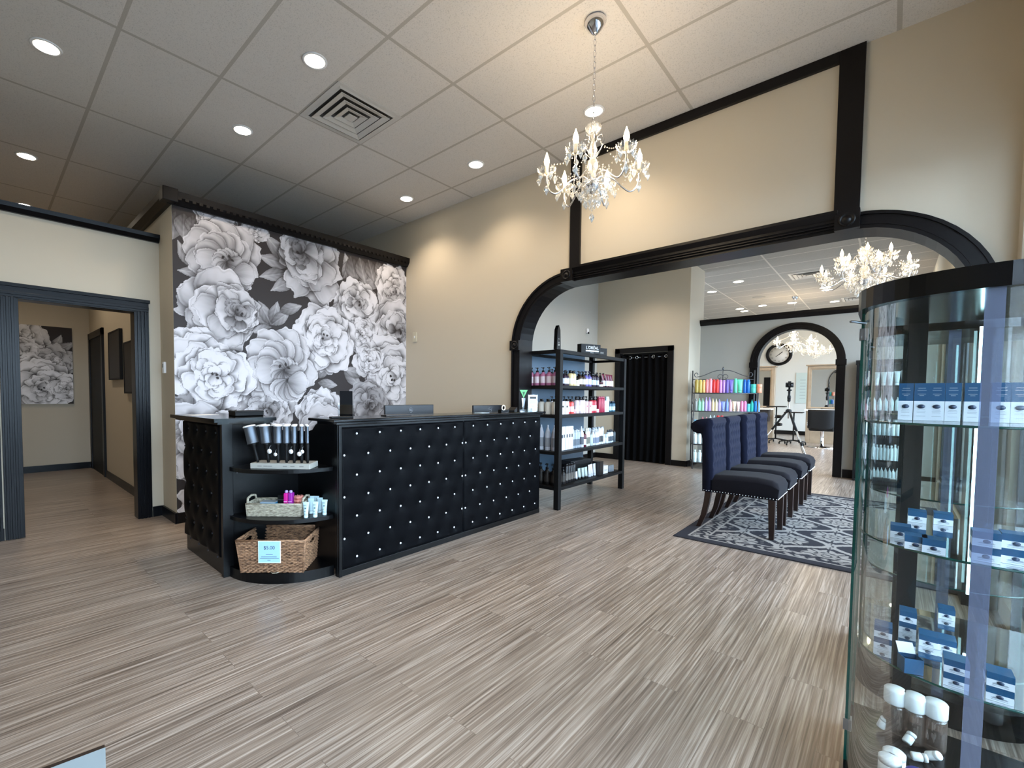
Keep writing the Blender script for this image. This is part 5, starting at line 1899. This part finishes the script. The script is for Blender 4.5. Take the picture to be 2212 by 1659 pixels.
# ================================================================== CHAIRS
def make_chair(label):
    t = thing('upholstered_chair', label, 'chair', (0, 0, 0), 0, 'navy upholstered chairs')
    hw = .235
    # seat
    def seat(u, v):
        pass
    m = MB()
    prof = []
    nseg = 8
    sz0, sz1 = .345, .515
    ys0, ys1 = -.33, .20
    pr = [(ys1, sz0), (ys0 + .01, sz0), (ys0, sz0 + .02), (ys0 - .008, sz1 - .07), (ys0 + .012, sz1 - .025), (ys0 + .05, sz1 - .004), (ys0 + .16, sz1 + .008), (0, sz1 + .004), (ys1, sz1 - .01)]
    # crowned cushion: grid over x with edge rounding
    n = 14
    v, f = [], []
    for i in range(n + 1):
        u = -1 + 2 * i / n
        ed = max(0, (abs(u) - .72) / .28)
        for (y_, z_) in pr:
            top = z_ > sz1 - .06
            zz = z_ - (.040 * ed ** 3 if top else 0)
            v.append((u * hw, y_, zz))
    k = len(pr)
    for i in range(n):
        for j in range(k):
            j2 = (j + 1) % k
            f.append((i * k + j, i * k + j2, (i + 1) * k + j2, (i + 1) * k + j))
    f += [tuple(range(k)), tuple(n * k + j for j in range(k))]
    m.add(v, f, True)
    m.build('seat', mat('charcoal seat cloth', (19, 18, 25), .9, spec=.15, sheen=.04, bump=.2, bscale=500), t, bevel=.006)
    # back, profile in (y, z) with rolled top
    fr = [(.17, .50), (.178, .70), (.188, .86), (.190, .94), (.185, .985), (.195, 1.018), (.225, 1.031), (.28, 1.026), (.33, 1.012), (.37, .98), (.378, .94), (.36, .905), (.32, .886), (.285, .886), (.275, .84), (.268, .60), (.262, .345), (.18, .345)]
    nx_, bts_ = 30, []
    for k_, z_ in enumerate([.60 + .085 * i for i in range(5)]):
        for i in range(-2, 3):
            x_ = i * .095 + (.0475 if k_ % 2 else 0)
            if abs(x_) < .21: bts_.append((x_, z_))
    # dense front
    dense = []
    for a, b in zip(fr[:5], fr[1:5]):
        for i in range(12):
            dense.append((a[0] + (b[0] - a[0]) * i / 12, a[1] + (b[1] - a[1]) * i / 12, 1))
    prof2 = dense + [(p_[0], p_[1], 0) for p_ in fr[4:]]
    v, f = [], []
    for i in range(nx_ + 1):
        x_ = -hw + 2 * hw * i / nx_
        ed = max(0, (abs(x_) / hw - .9) / .1)
        for (y_, z_, fl) in prof2:
            yy = y_
            if fl and z_ > .54:
                dmin = min(math.hypot(x_ - b[0], z_ - b[1]) for b in bts_)
                yy = y_ + .020 * math.exp(-(dmin / .022) ** 1.4) - .004
            v.append((x_, yy + (.008 * ed if fl else 0), z_))
    k = len(prof2)
    for i in range(nx_):
        for j in range(k):
            j2 = (j + 1) % k
            f.append((i * k + j, i * k + j2, (i + 1) * k + j2, (i + 1) * k + j))
    f += [tuple(range(k)), tuple(nx_ * k + j for j in range(k))]
    bo = MB().add(v, f, True).build('backrest', CHARC, t)
    # legs
    for s in (-1, 1):
        m = MB()
        x_ = s * (hw - .03)
        v = []
        for z_, h_ in ((.346, .026), (0, .019)):
            for a, b in ((-1, -1), (1, -1), (1, 1), (-1, 1)):
                v.append((x_ + a * h_, ys0 + .045 + b * h_ + (0 if z_ else -.005), z_))
        m.add(v, [(0, 1, 2, 3), (4, 7, 6, 5), (0, 4, 5, 1), (1, 5, 6, 2), (2, 6, 7, 3), (3, 7, 4, 0)])
        m.build('leg', DWOOD, t, bevel=.003)
        v, f = [], []
        secs = ((.346, .215, .026), (.25, .225, .024), (.12, .250, .022), (0, .292, .019))
        for z_, y_, h_ in secs:
            for a, b in ((-1, -1), (1, -1), (1, 1), (-1, 1)):
                v.append((x_ + a * h_, y_ + b * h_, z_))
        for q_ in range(3):
            for i in range(4):
                i2 = (i + 1) % 4
                f.append((q_ * 4 + i, q_ * 4 + i2, q_ * 4 + 4 + i2, q_ * 4 + 4 + i))
        f += [(0, 1, 2, 3), (12, 15, 14, 13)]
        MB().add(v, f).build('leg', DWOOD, t, bevel=.003)
    m = MB()
    for i in range(26):
        y_ = ys0 + .01 + i * (.57) / 25
        for s in (-1, 1):
            m.sphere((s * (hw + .001), y_, .358), .0055, 6, 4)
    for i in range(22):
        m.sphere((-hw + .01 + i * (2 * hw - .02) / 21, ys0 - .0005, .358), .0055, 6, 4)
    m.build('nail_trim', CHROME, t)
    return t


ch = make_chair('navy tufted chair nearest the camera in the row on the rug')
ch.location = (4.885, 1.0, .0105)
for x_, lb in ((5.49, 'navy tufted chair second from the camera in the row'), (6.275, 'navy tufted chair third from the camera in the row'), (7.0, 'navy tufted chair farthest from the camera in the row')):
    c = copy_tree(ch)
    c.location = (x_, 1.0, .0105)
    c['label'] = lb

# ================================================================== GLASS DISPLAY CABINETS
def bow(n=24, x_side=1.856, depth=.25, yc=-.19, hw=.255, ex=.0):
    pts = []
    for i in range(n + 1):
        a = PI * i / n
        pts.append((x_side - (depth + ex) * math.sin(a) ** .8, yc + (hw + ex) * math.cos(a)))
    return pts


XBK = 2.22
GLINT = emitmat('cabinet edge glint', (190, 245, 255), 6)  # glow painted in for light caught on a door glass edge, no lamp


def cabinet(dx, label, with_glint=True):
    t = thing('display_cabinet', label, 'display cabinet', (dx, 0, 0), 0, 'bow fronted glass cabinets')
    P = bow()
    PO = bow(ex=.015)
    for nm, z0, z1 in (('base', 0, .10), ('top', 1.50, 1.555)):
        MB().prism(PO + [(XBK + .01, -.46), (XBK + .01, .08)], z0, z1, 'z').build(nm, BLACKG, t, bevel=.004)
    # two curved doors
    n = len(P) - 1
    for a, b in ((0, n // 2), (n // 2, n)):
        m = MB()
        seg = P[a:b + 1]
        v, f = [], []
        for x_, y_ in seg:
            v += [(x_, y_, .10), (x_, y_, 1.50)]
        for i in range(len(seg) - 1):
            f.append((2 * i, 2 * i + 2, 2 * i + 3, 2 * i + 1))
        m.add(v, f, True)
        dr = m.build('door', GLASS, t)
        for e_ in (seg[0], seg[-1]):
            MB().box(e_[0] - .005, e_[0] + .007, e_[1] - .006, e_[1] + .006, .10, 1.50).build('glass_edge', GLASSEDGE, dr) if abs(e_[1] + .19) > .1 else None
    m = MB()
    xm = P[n // 2][0]
    m.box(xm - .004, xm - .001, -.184, -.152, .10, 1.50)
    m.build('door_seal', glassmat('pale seal strip', (.72, .77, .88, 1), gloss=.4, base=.06, diff=((.45, .52, .7, 1), .16)), t)
    # side panes
    for y_ in (.065, -.445):
        s_ = MB().box(1.862, XBK - .01, y_ - .002, y_ + .002, .10, 1.50).build('side_pane', GLASS, t)
        MB().box(XBK - .014, XBK - .006, y_ - .004, y_ + .004, .10, 1.50).build('glass_edge', GLASSEDGE, s_)
    m = MB()
    m.box(XBK - .02, XBK, -.086, -.038, .10, 1.50)
    m.box(XBK - .02, XBK, -.445, -.42, .10, 1.50)
    m.build('back_post', BLACKM, t)
    m = MB().box(XBK - .006, XBK - .002, -.42, .06, .10, 1.50)
    m.build('back_pane', GLASS, t)
    for z_ in (.523, .85, 1.18):
        pl = [(x_ + .012 if x_ < 1.85 else x_, y_) for x_, y_ in bow(ex=-.012)] + [(XBK - .03, -.43), (XBK - .03, .05)]
        s_ = MB().prism(pl, z_ - .006, z_, 'z').build('shelf', glassmat('shelf glass', (.86, .92, .91, 1), gloss=.8, base=.03), t)
        ed = MB()
        ed.tube([(x_ - .0005, y_, z_ - .003) for x_, y_ in pl[:25]], .0032, 6)
        ed.build('shelf_edge', GLASSEDGE, s_)
    m = MB()
    for z_ in (1.42, .2):
        m.box(1.845, 1.875, .055, .075, z_, z_ + .035)
    m.build('hinge', STEEL, t)
    MB().tube([(1.852, .060, 1.47), (1.83, .085, 1.475), (1.815, .095, 1.475)], .004, 6).build('handle', STEEL, t)
    if with_glint:  # thin glowing rods imitate the bright glint of the glass edge
        MB().tube([(2.15, -.20, .62), (2.15, -.20, 1.16)], .0035, 8).build('edge_glint', GLINT, t)
        MB().tube([(2.15, -.20, 1.22), (2.15, -.20, 1.47)], .0035, 8).build('edge_glint', GLINT, t)
    return t


cabinet(0, 'tall bow fronted glass cabinet of blue and white skincare at the right edge')
cabinet(.892, 'second bow fronted glass cabinet standing behind the nearer one', with_glint=False)

BLUE = mat('carton blue', (12, 76, 116), .4)
CWHT = mat('carton white', (222, 228, 236), .45)
OVAL = mat('carton emblem navy', (34, 54, 84), .4)
TXT = mat('carton print', (160, 185, 210), .5)
TXD = mat('carton print dark', (150, 158, 170), .5)


def carton(w, d, h, loc, rz, label, group, split=.52):
    t = thing('carton', label, 'carton', loc, rz, group)
    MB().box(-w / 2, w / 2, -d / 2, d / 2, 0, h * split).build('white_half', CWHT, t)
    bl = MB().box(-w / 2, w / 2, -d / 2, d / 2, h * split, h).build('blue_half', BLUE, t)
    mm = Matrix.Translation((-w / 2 - .0006, 0, h * split * .72)) @ Matrix.Rotation(-PI / 2, 4, 'Y')
    m = MB()
    a = min(d * .19, h * .13)
    m.lathe([(a, 0), (a, .0006)], n=20, m=mm @ Matrix.Scale(1.35, 4, (0, 1, 0)))
    m.build('emblem', OVAL, t)
    m = MB()
    for z_, w_ in ((.86, .5), (.80, .6), (.70, .55), (.66, .3)):
        if h > .07:
            m.box(-w / 2 - .0005, -w / 2, -d * w_ / 2, d * w_ / 2, h * z_, h * z_ + .0016)
    for z_, w_ in ((.30, .5), (.26, .6), (.22, .55), (.12, .6)):
        m.box(-w / 2 - .0005, -w / 2, -d * w_ / 2, d * w_ / 2, h * split * z_ * 1.8, h * split * z_ * 1.8 + .0008)
    m.build('text_lines', TXD, t)
    return t


ORD = ('first', 'second', 'third', 'fourth', 'fifth', 'sixth', 'seventh')
for i, (px, z) in enumerate(((1955, 0), (1989, 0), (2022, 0), (2057, 0), (2099, 0), (2161, 0), (2203, 0))):
    p = at(px, 900, x=1.88)
    carton(.031, .031 if i < 5 else .034, .108, (1.895, p.y, 1.1805), R(0), 'tall blue and white skincare carton, %s from the left on the top cabinet shelf' % ORD[i], 'tall cartons on the top cabinet shelf')
# middle shelf (z .85): pairs of low wide cartons
for i, (px, py, zz, lb) in enumerate(((1978, 1190, 0, 'low blue carton, left one of the front pair on the middle cabinet shelf'), (2017, 1198, 0, 'low blue carton, right one of the front pair on the middle cabinet shelf'),
                                      (1945, 1165, 0, 'low blue carton at the far left of the middle cabinet shelf'), (1981, 1130, .0, 'low blue carton at the back left of the middle cabinet shelf'), (2038, 1136, 0, 'low blue carton at the back right of the middle cabinet shelf'),
                                      (2130, 1216, 0, 'lower carton of the left stack right of the door seal'), (2130, 1216, .0365, 'upper carton of the left stack right of the door seal'), (2195, 1222, 0, 'lower carton of the stack at the photo edge, middle shelf'), (2195, 1222, .0365, 'upper carton of the stack at the photo edge, middle shelf'))):
    p = at(px, py, z=.8505)
    big_ = i > 4
    back = i in (3, 4)
    x_, y_ = p.x, p.y
    carton(.045, .047 if big_ else .042, .036 if not back else .036, (x_ + .03, y_, .8505 + zz), 0, lb, 'low cartons on the middle cabinet shelf')
# lower shelf (z .523)
LS = [(1906, 1405, 0, 'lower carton of the left stack on the low cabinet shelf'), (1906, 1405, .034, 'upper carton of the left stack on the low cabinet shelf'), (1960, 1370, 0, 'lower carton behind the left stack on the low shelf'), (1960, 1370, .034, 'upper carton behind the left stack on the low shelf'),
      (2065, 1488, 0, 'lower front carton left of the seal on the low shelf'), (2065, 1488, .034, 'upper front carton left of the seal on the low shelf'), (2160, 1520, 0, 'lower front carton right of the seal on the low shelf'), (2160, 1520, .034, 'upper front carton right of the seal on the low shelf'),
      (2005, 1400, 0, 'lower middle carton lying behind the open one'), (2045, 1410, 0, 'carton in the centre of the low shelf beside the light tube'), (2045, 1340, 0, 'single carton standing far back on the low shelf')]
for px, py, zz, lb in LS:
    p = at(px, py, z=.5235)
    x_, y_ = p.x + .03, p.y
    carton(.05, .044 if px > 2055 else .038, .0335, (x_, y_, .5235 + zz), 0, lb, 'low cartons on the low cabinet shelf')
p = at(1966, 1455, z=.5235)
t = thing('open_carton', 'opened blue carton with its flap up on the low cabinet shelf', 'carton', (p.x + .015, p.y, .5235), R(25))
m = MB()
m.box(-.016, .016, -.02, .02, 0, .001); m.box(-.016, -.015, -.02, .02, 0, .04); m.box(.015, .016, -.02, .02, 0, .04); m.box(-.015, .015, -.02, -.019, 0, .04); m.box(-.015, .015, .019, .02, 0, .04)
m.build('tray', BLUE, t)
MB().box(-.001, 0, -.018, .018, 0, .028, m=Matrix.Translation((.016, 0, .04)) @ Matrix.Rotation(.6, 4, 'Y')).build('flap', CWHT, t)
# jars on the cabinet floor
for i, (px, py) in enumerate(((1930, 1585), (1972, 1602), (2017, 1618))):
    p = at(px, py, z=.1005)
    t = thing('wide_jar', 'clear jar with a broad white lid, %s from the left on the cabinet floor' % ORD[i], 'jar', (p.x, p.y, .1005), 0, 'white lidded jars on the cabinet floor')
    r_ = .027 * p.x / 2.0
    MB().lathe([(r_ * .9, 0), (r_, .01), (r_, .10), (r_ * .9, .11)], n=24).build('body', glassmat('brown clear jar', (.72, .62, .56, 1), base=.05, diff=((.28, .2, .16, 1), .25)), t)
    MB().lathe([(r_ * .95, .11), (r_ * 1.02, .114), (r_ * 1.02, .155), (r_ * .9, .16)], n=24).build('lid', WHITE, t)
for i, (px, py, rx, rz_) in enumerate(((1902, 1578, .3, .2), (1957, 1612, .8, 1.0), (1968, 1640, 1.45, .3), (2003, 1640, .9, -.6))):
    p = at(px, py, z=.1005)
    t = thing('small_bottle', 'small white screw cap bottle toppled on the cabinet floor, %s from the left' % ORD[i], 'bottle', (p.x, p.y, .1005 + .012), 0, 'small white bottles on the cabinet floor')
    t.rotation_euler = (rx, 0, rz_)
    MB().lathe([(.011, 0), (.0125, .003), (.0125, .024), (.008, .028)], n=16).build('body', WHITE, t)
    MB().lathe([(.0125, .028), (.0125, .036), (.011, .038)], n=16).build('cap', PAPER, t)
for i, (x_, y_, c_) in enumerate(((1.90, -.045, 0), (1.86, -.035, 0), (1.84, -.095, 1), (1.80, -.14, 1), (1.99, -.30, 0), (1.86, -.25, 1))):
    t = thing('cream_jar', ('white cream jar' if not c_ else 'white jar with a violet lid') + (' near the left of the cabinet floor', ' at the front left of the cabinet floor', ' at the front of the cabinet floor', ' right of centre on the cabinet floor', ' at the back right of the cabinet floor', ' at the front right of the cabinet floor')[i], 'jar', (x_, y_, .1005), 0, 'cream jars on the cabinet floor')
    MB().lathe([(.024, 0), (.0265, .003), (.0265, .045)], n=22).build('body', WHITE, t)
    MB().lathe([(.027, .045), (.027, .058), (.023, .062)], n=22).build('lid', WHITE if not c_ else M((64, 62, 140)), t)
for i, px in enumerate((1999, 2055)):
    p = at(px, 925, x=2.86)
    carton(.05, .045, .075, (2.86, p.y, 1.1805), 0, ('left' if i == 0 else 'right') + ' pale carton seen through the nearer cabinet, inside the farther one', 'cartons in the farther glass cabinet', split=.8)

# ================================================================== THIRD ROOM
tp = thing('tripod', 'silver and black camera tripod standing beyond the small arch', 'tripod', (11.6, 1.54, 0))
AL = mat('aluminium', (176, 174, 168), .35, metal=.8)
for k, a in enumerate((-2.45, -.35, 1.75)):
    ft = Vector((.62 * math.cos(a), .62 * math.sin(a), .01)); tp_ = Vector((.03 * math.cos(a), .03 * math.sin(a), .95))
    l_ = MB().tube([ft, tp_.lerp(ft, .35)], .011, 8).build('leg', AL, tp)
    MB().tube([tp_.lerp(ft, .42), tp_], .02, 8).build('upper_sleeve', BLACKM, l_)
    MB().tube([tp_.lerp(ft, .72), tp_.lerp(ft, .65)], .022, 8).build('clamp', BLACKM, l_)
    MB().sphere(tuple(ft + Vector((0, 0, .012))), .022, 8, 5).build('foot', BLACKM, l_)
MB().tube([(0, 0, .80), (0, 0, 1.18)], .014, 10).build('column', AL, tp)
m = MB()
m.lathe([(.05, .93), (.055, .95), (.05, .98), (.02, 1.0)], n=12)
m.lathe([(.02, 1.15), (.03, 1.17), (.03, 1.20), (.015, 1.21)], n=12)
m.lathe([(.028, 1.20), (.034, 1.23), (.03, 1.27), (.02, 1.29), (.022, 1.37), (.05, 1.39), (.05, 1.40), (.018, 1.41), (.02, 1.45)], n=12)
m.tube([(0, 0, 1.4), (-.05, .03, 1.38), (.06, -.03, 1.39)], .008, 6)
m.build('head', BLACKM, tp)
cm = thing('camera_body', 'black camera mounted on top of the tripod', 'camera', (11.6, 1.54, 1.4505), R(200))
MB().box(-.03, .03, -.065, .065, 0, .10).build('body', BLACKM, cm, bevel=.006)
MB().lathe([(.034, 0), (.036, .03), (.033, .07)], n=16, m=Matrix.Translation((.03, 0, .045)) @ Matrix.Rotation(PI / 2, 4, 'Y')).build('lens', BLACKG, cm)
MB().box(-.02, .02, -.025, .025, .10, .125).build('viewfinder', BLACKM, cm, bevel=.003)

PW = mat('pale weathered wood', (158, 140, 118), .6, var=.3, vscale=5, bump=.2, bscale=40)


def station(x, y, w, label, side=0):
    t = thing('mirror_station', label, 'salon station', (x, y, 0), 0, 'freestanding mirror stations')
    m = MB()
    m.box(0, .22, -w / 2, -w / 2 + .10, .0, 2.10); m.box(0, .22, w / 2 - .10, w / 2, 0, 2.10)
    m.box(0, .22, -w / 2 + .10, w / 2 - .10, 1.99, 2.10); m.box(0, .22, -w / 2 + .1, w / 2 - .1, 0, .90)
    m.box(-.03, .25, -w / 2 - .03, w / 2 + .03, 2.10, 2.13)
    m.build('frame', PW, t, bevel=.006)
    m = MB()
    m.box(-.02, 0, -w / 2 + .02, w / 2 - .02, .95, .99); m.box(-.02, 0, -w / 2 + .03, -w / 2 + .07, .99, 2.06); m.box(-.02, 0, w / 2 - .07, w / 2 - .03, .99, 2.06); m.box(-.02, 0, -w / 2 + .07, w / 2 - .07, 2.02, 2.06)
    m.build('moulding', PW, t, bevel=.004)
    MB().box(.008, .012, -w / 2 + .10, w / 2 - .10, .93, 1.99).build('mirror', mat('mirror silver', (235, 238, 240), .02, metal=1), t)
    MB().box(-.34, .02, -w / 2, w / 2, .885, .925).build('worktop', mat('white stone top', (236, 236, 232), .3), t, bevel=.004)
    MB().box(-.20, .0, -w / 2 + .08, -w / 2 + .40, .55, .88).build('drawer', mat('dark drawer', (50, 42, 38), .5), t, bevel=.004)
    return t


station(15.5, 1.25, .84, 'weathered wood mirror station on the right, beyond the small arch')
station(15.5, 2.78, .74, 'weathered wood mirror station on the left, beyond the small arch')
sc = thing('styling_chair', 'black salon styling chair with chrome base beyond the small arch', 'salon chair', (14.3, 1.2, 0), R(180))
m = MB()
m.lathe([(.30, .0), (.30, .015), (.08, .035), (.04, .05), (.035, .40), (.06, .42)], n=24)
m.build('base', CHROME, sc)
MB().box(-.24, .26, -.25, .25, .42, .54).build('seat', BLACKM, sc, bevel=.03)
def bk_(u, v):
    a = (u - .5) * 2.0
    return (.30 - .10 * (a * a), .30 * math.sin(a * 1.2), .44 + v * .50 - .10 * abs(u - .5) ** 2 * (1 - v) * -2)
bb_ = MB().grid(bk_, 16, 10).build('backrest', BLACKM, sc)
mo = bb_.modifiers.new('thickness', 'SOLIDIFY'); mo.thickness = .06
m = MB()
for s in (-1, 1):
    m.tube([(.2, s * .26, .50), (.15, s * .30, .62), (-.15, s * .30, .66), (-.2, s * .28, .52)], .014, 8)
m.build('armrest', CHROME, sc)


def trolley(x, y, h, w, label):
    t = thing('tray_table', label, 'tray table', (x, y, 0), 0, 'black rolling tray tables')
    MB().box(-.16, .16, -w / 2, w / 2, h - .025, h).build('tray', BLACKM, t, bevel=.008)
    MB().tube([(0, 0, .10), (0, 0, h - .02)], .016, 10).build('pole', BLACKM, t)
    m = MB()
    for k in range(5):
        a = 2 * PI * k / 5 + .3
        m.tube([(0, 0, .12), (.15 * math.cos(a), .15 * math.sin(a), .10), (.30 * math.cos(a), .30 * math.sin(a), .07)], .014, 6)
    m.build('base', BLACKM, t)
    for k in range(5):
        a = 2 * PI * k / 5 + .3
        MB().lathe([(.001, -.014), (.028, -.014), (.028, .014), (.001, .014)], n=12, m=Matrix.Translation((.30 * math.cos(a), .30 * math.sin(a), .030)) @ Matrix.Rotation(PI / 2, 4, 'X')).build('caster', BLACKM, t)
    return t


trolley(14.9, 2.25, 1.0, .42, 'black rolling tray table left of the tripod')
trolley(14.6, 1.82, .86, .40, 'lower black rolling tray table right of the tripod')
ck = thing('wall_clock', 'round wall clock with thick black rim and white face on the far wall', 'clock', (XE - .002, 2.78, 2.68))
mm = Matrix.Rotation(-PI / 2, 4, 'Y')
MB().lathe([(.28, 0), (.37, 0), (.37, .05), (.33, .07), (.28, .05)], n=48, m=mm, ring=True).build('rim', BLACKM, ck)
MB().lathe([(.001, .0), (.29, .0), (.29, .03), (.001, .03)], n=48, m=mm).build('face', M((228, 228, 224)), ck)
for nm, a, L_, w_ in (('hour_hand', R(-48), .13, .012), ('minute_hand', R(-52 + 180), .12, .008)):
    o = MB().box(-.034, -.031, -w_, w_, -.02, L_).build(nm, BLACKM, ck)
    o.rotation_euler.x = -a
for k in range(12):
    a = 2 * PI * k / 12
    r_ = ['XII', 'I', 'II', 'III', 'IIII', 'V', 'VI', 'VII', 'VIII', 'IX', 'X', 'XI'][k]
    text(r_, .06, M((70, 70, 70)), ck, (-.032, -.23 * math.sin(a), .23 * math.cos(a)), (PI / 2, 0, -PI / 2), name='numeral')
wp = thing('glass_notice', 'pale frosted glass notice panel on the far white wall', 'notice', (XE, 2.12, 1.05))
MB().box(-.02, 0, -.17, .17, 0, 1.0).build('panel', mat('frosted panel', (206, 220, 214), .3), wp)
m = MB()
for i in range(7):
    m.box(-.022, -.02, -.09, .06, .15 + i * .1, .17 + i * .1)
m.build('text_lines', M((176, 190, 186)), wp)
# hair dryers on the left station
for i, (y_, z_) in enumerate(((2.358, .70), (2.358, .48))):
    t = thing('hair_dryer', ('upper' if i == 0 else 'lower') + ' dark hair dryer hanging beside the left mirror station', 'hair dryer', (15.40, y_, z_))
    MB().lathe([(.04, 0), (.05, .04), (.045, .12), (.03, .18)], n=14, m=Matrix.Rotation(PI / 2, 4, 'X')).build('barrel', BLACKG, t)
    MB().tube([(0, -.04, 0), (0, -.03, -.14)], .018, 8).build('handle', BLACKG, t)
    MB().lathe([(.052, 0), (.052, .01)], n=14, m=Matrix.Rotation(PI / 2, 4, 'X')).build('rear_ring', CHROME, t)

# foreground corner at the bottom left
fg = thing('display_board', 'pale grey board lying flat on a dark base at the bottom left of the photo', 'board', (0.282, 1.945, 0), R(180 - 8))
MB().box(.012, .42, -.03, .40, 0.0, .004).build('base', M((52, 42, 38)), fg)
MB().box(.01, .42, .0, .40, .004, .012).build('board', mat('pale grey board', (158, 178, 190), .45), fg, bevel=.001)

# ================================================================== LIGHT
world = bpy.data.worlds.new('daylight')
scene.world = world
world.use_nodes = True
bg = world.node_tree.nodes['Background']
bg.inputs['Color'].default_value = (.64, .80, 1.0, 1)
bg.inputs['Strength'].default_value = 10.4
for i, (a, b, n) in enumerate(WIN):
    ld = bpy.data.lights.new('window_portal', 'AREA')
    ld.shape = 'RECTANGLE'
    ld.size = b - a
    ld.size_y = 2.6
    ld.cycles.is_portal = True
    lo = bpy.data.objects.new('window_portal', ld)
    COL.objects.link(lo)
    lo.location = ((a + b) / 2, YS - .13, 1.43)
    lo.rotation_euler = (R(90), 0, 0)

scene.view_settings.view_transform = 'Standard'
scene.view_settings.look = 'None'
scene.view_settings.gamma = 1
scene.view_settings.use_curve_mapping = False
scene.view_settings.exposure = 0.78
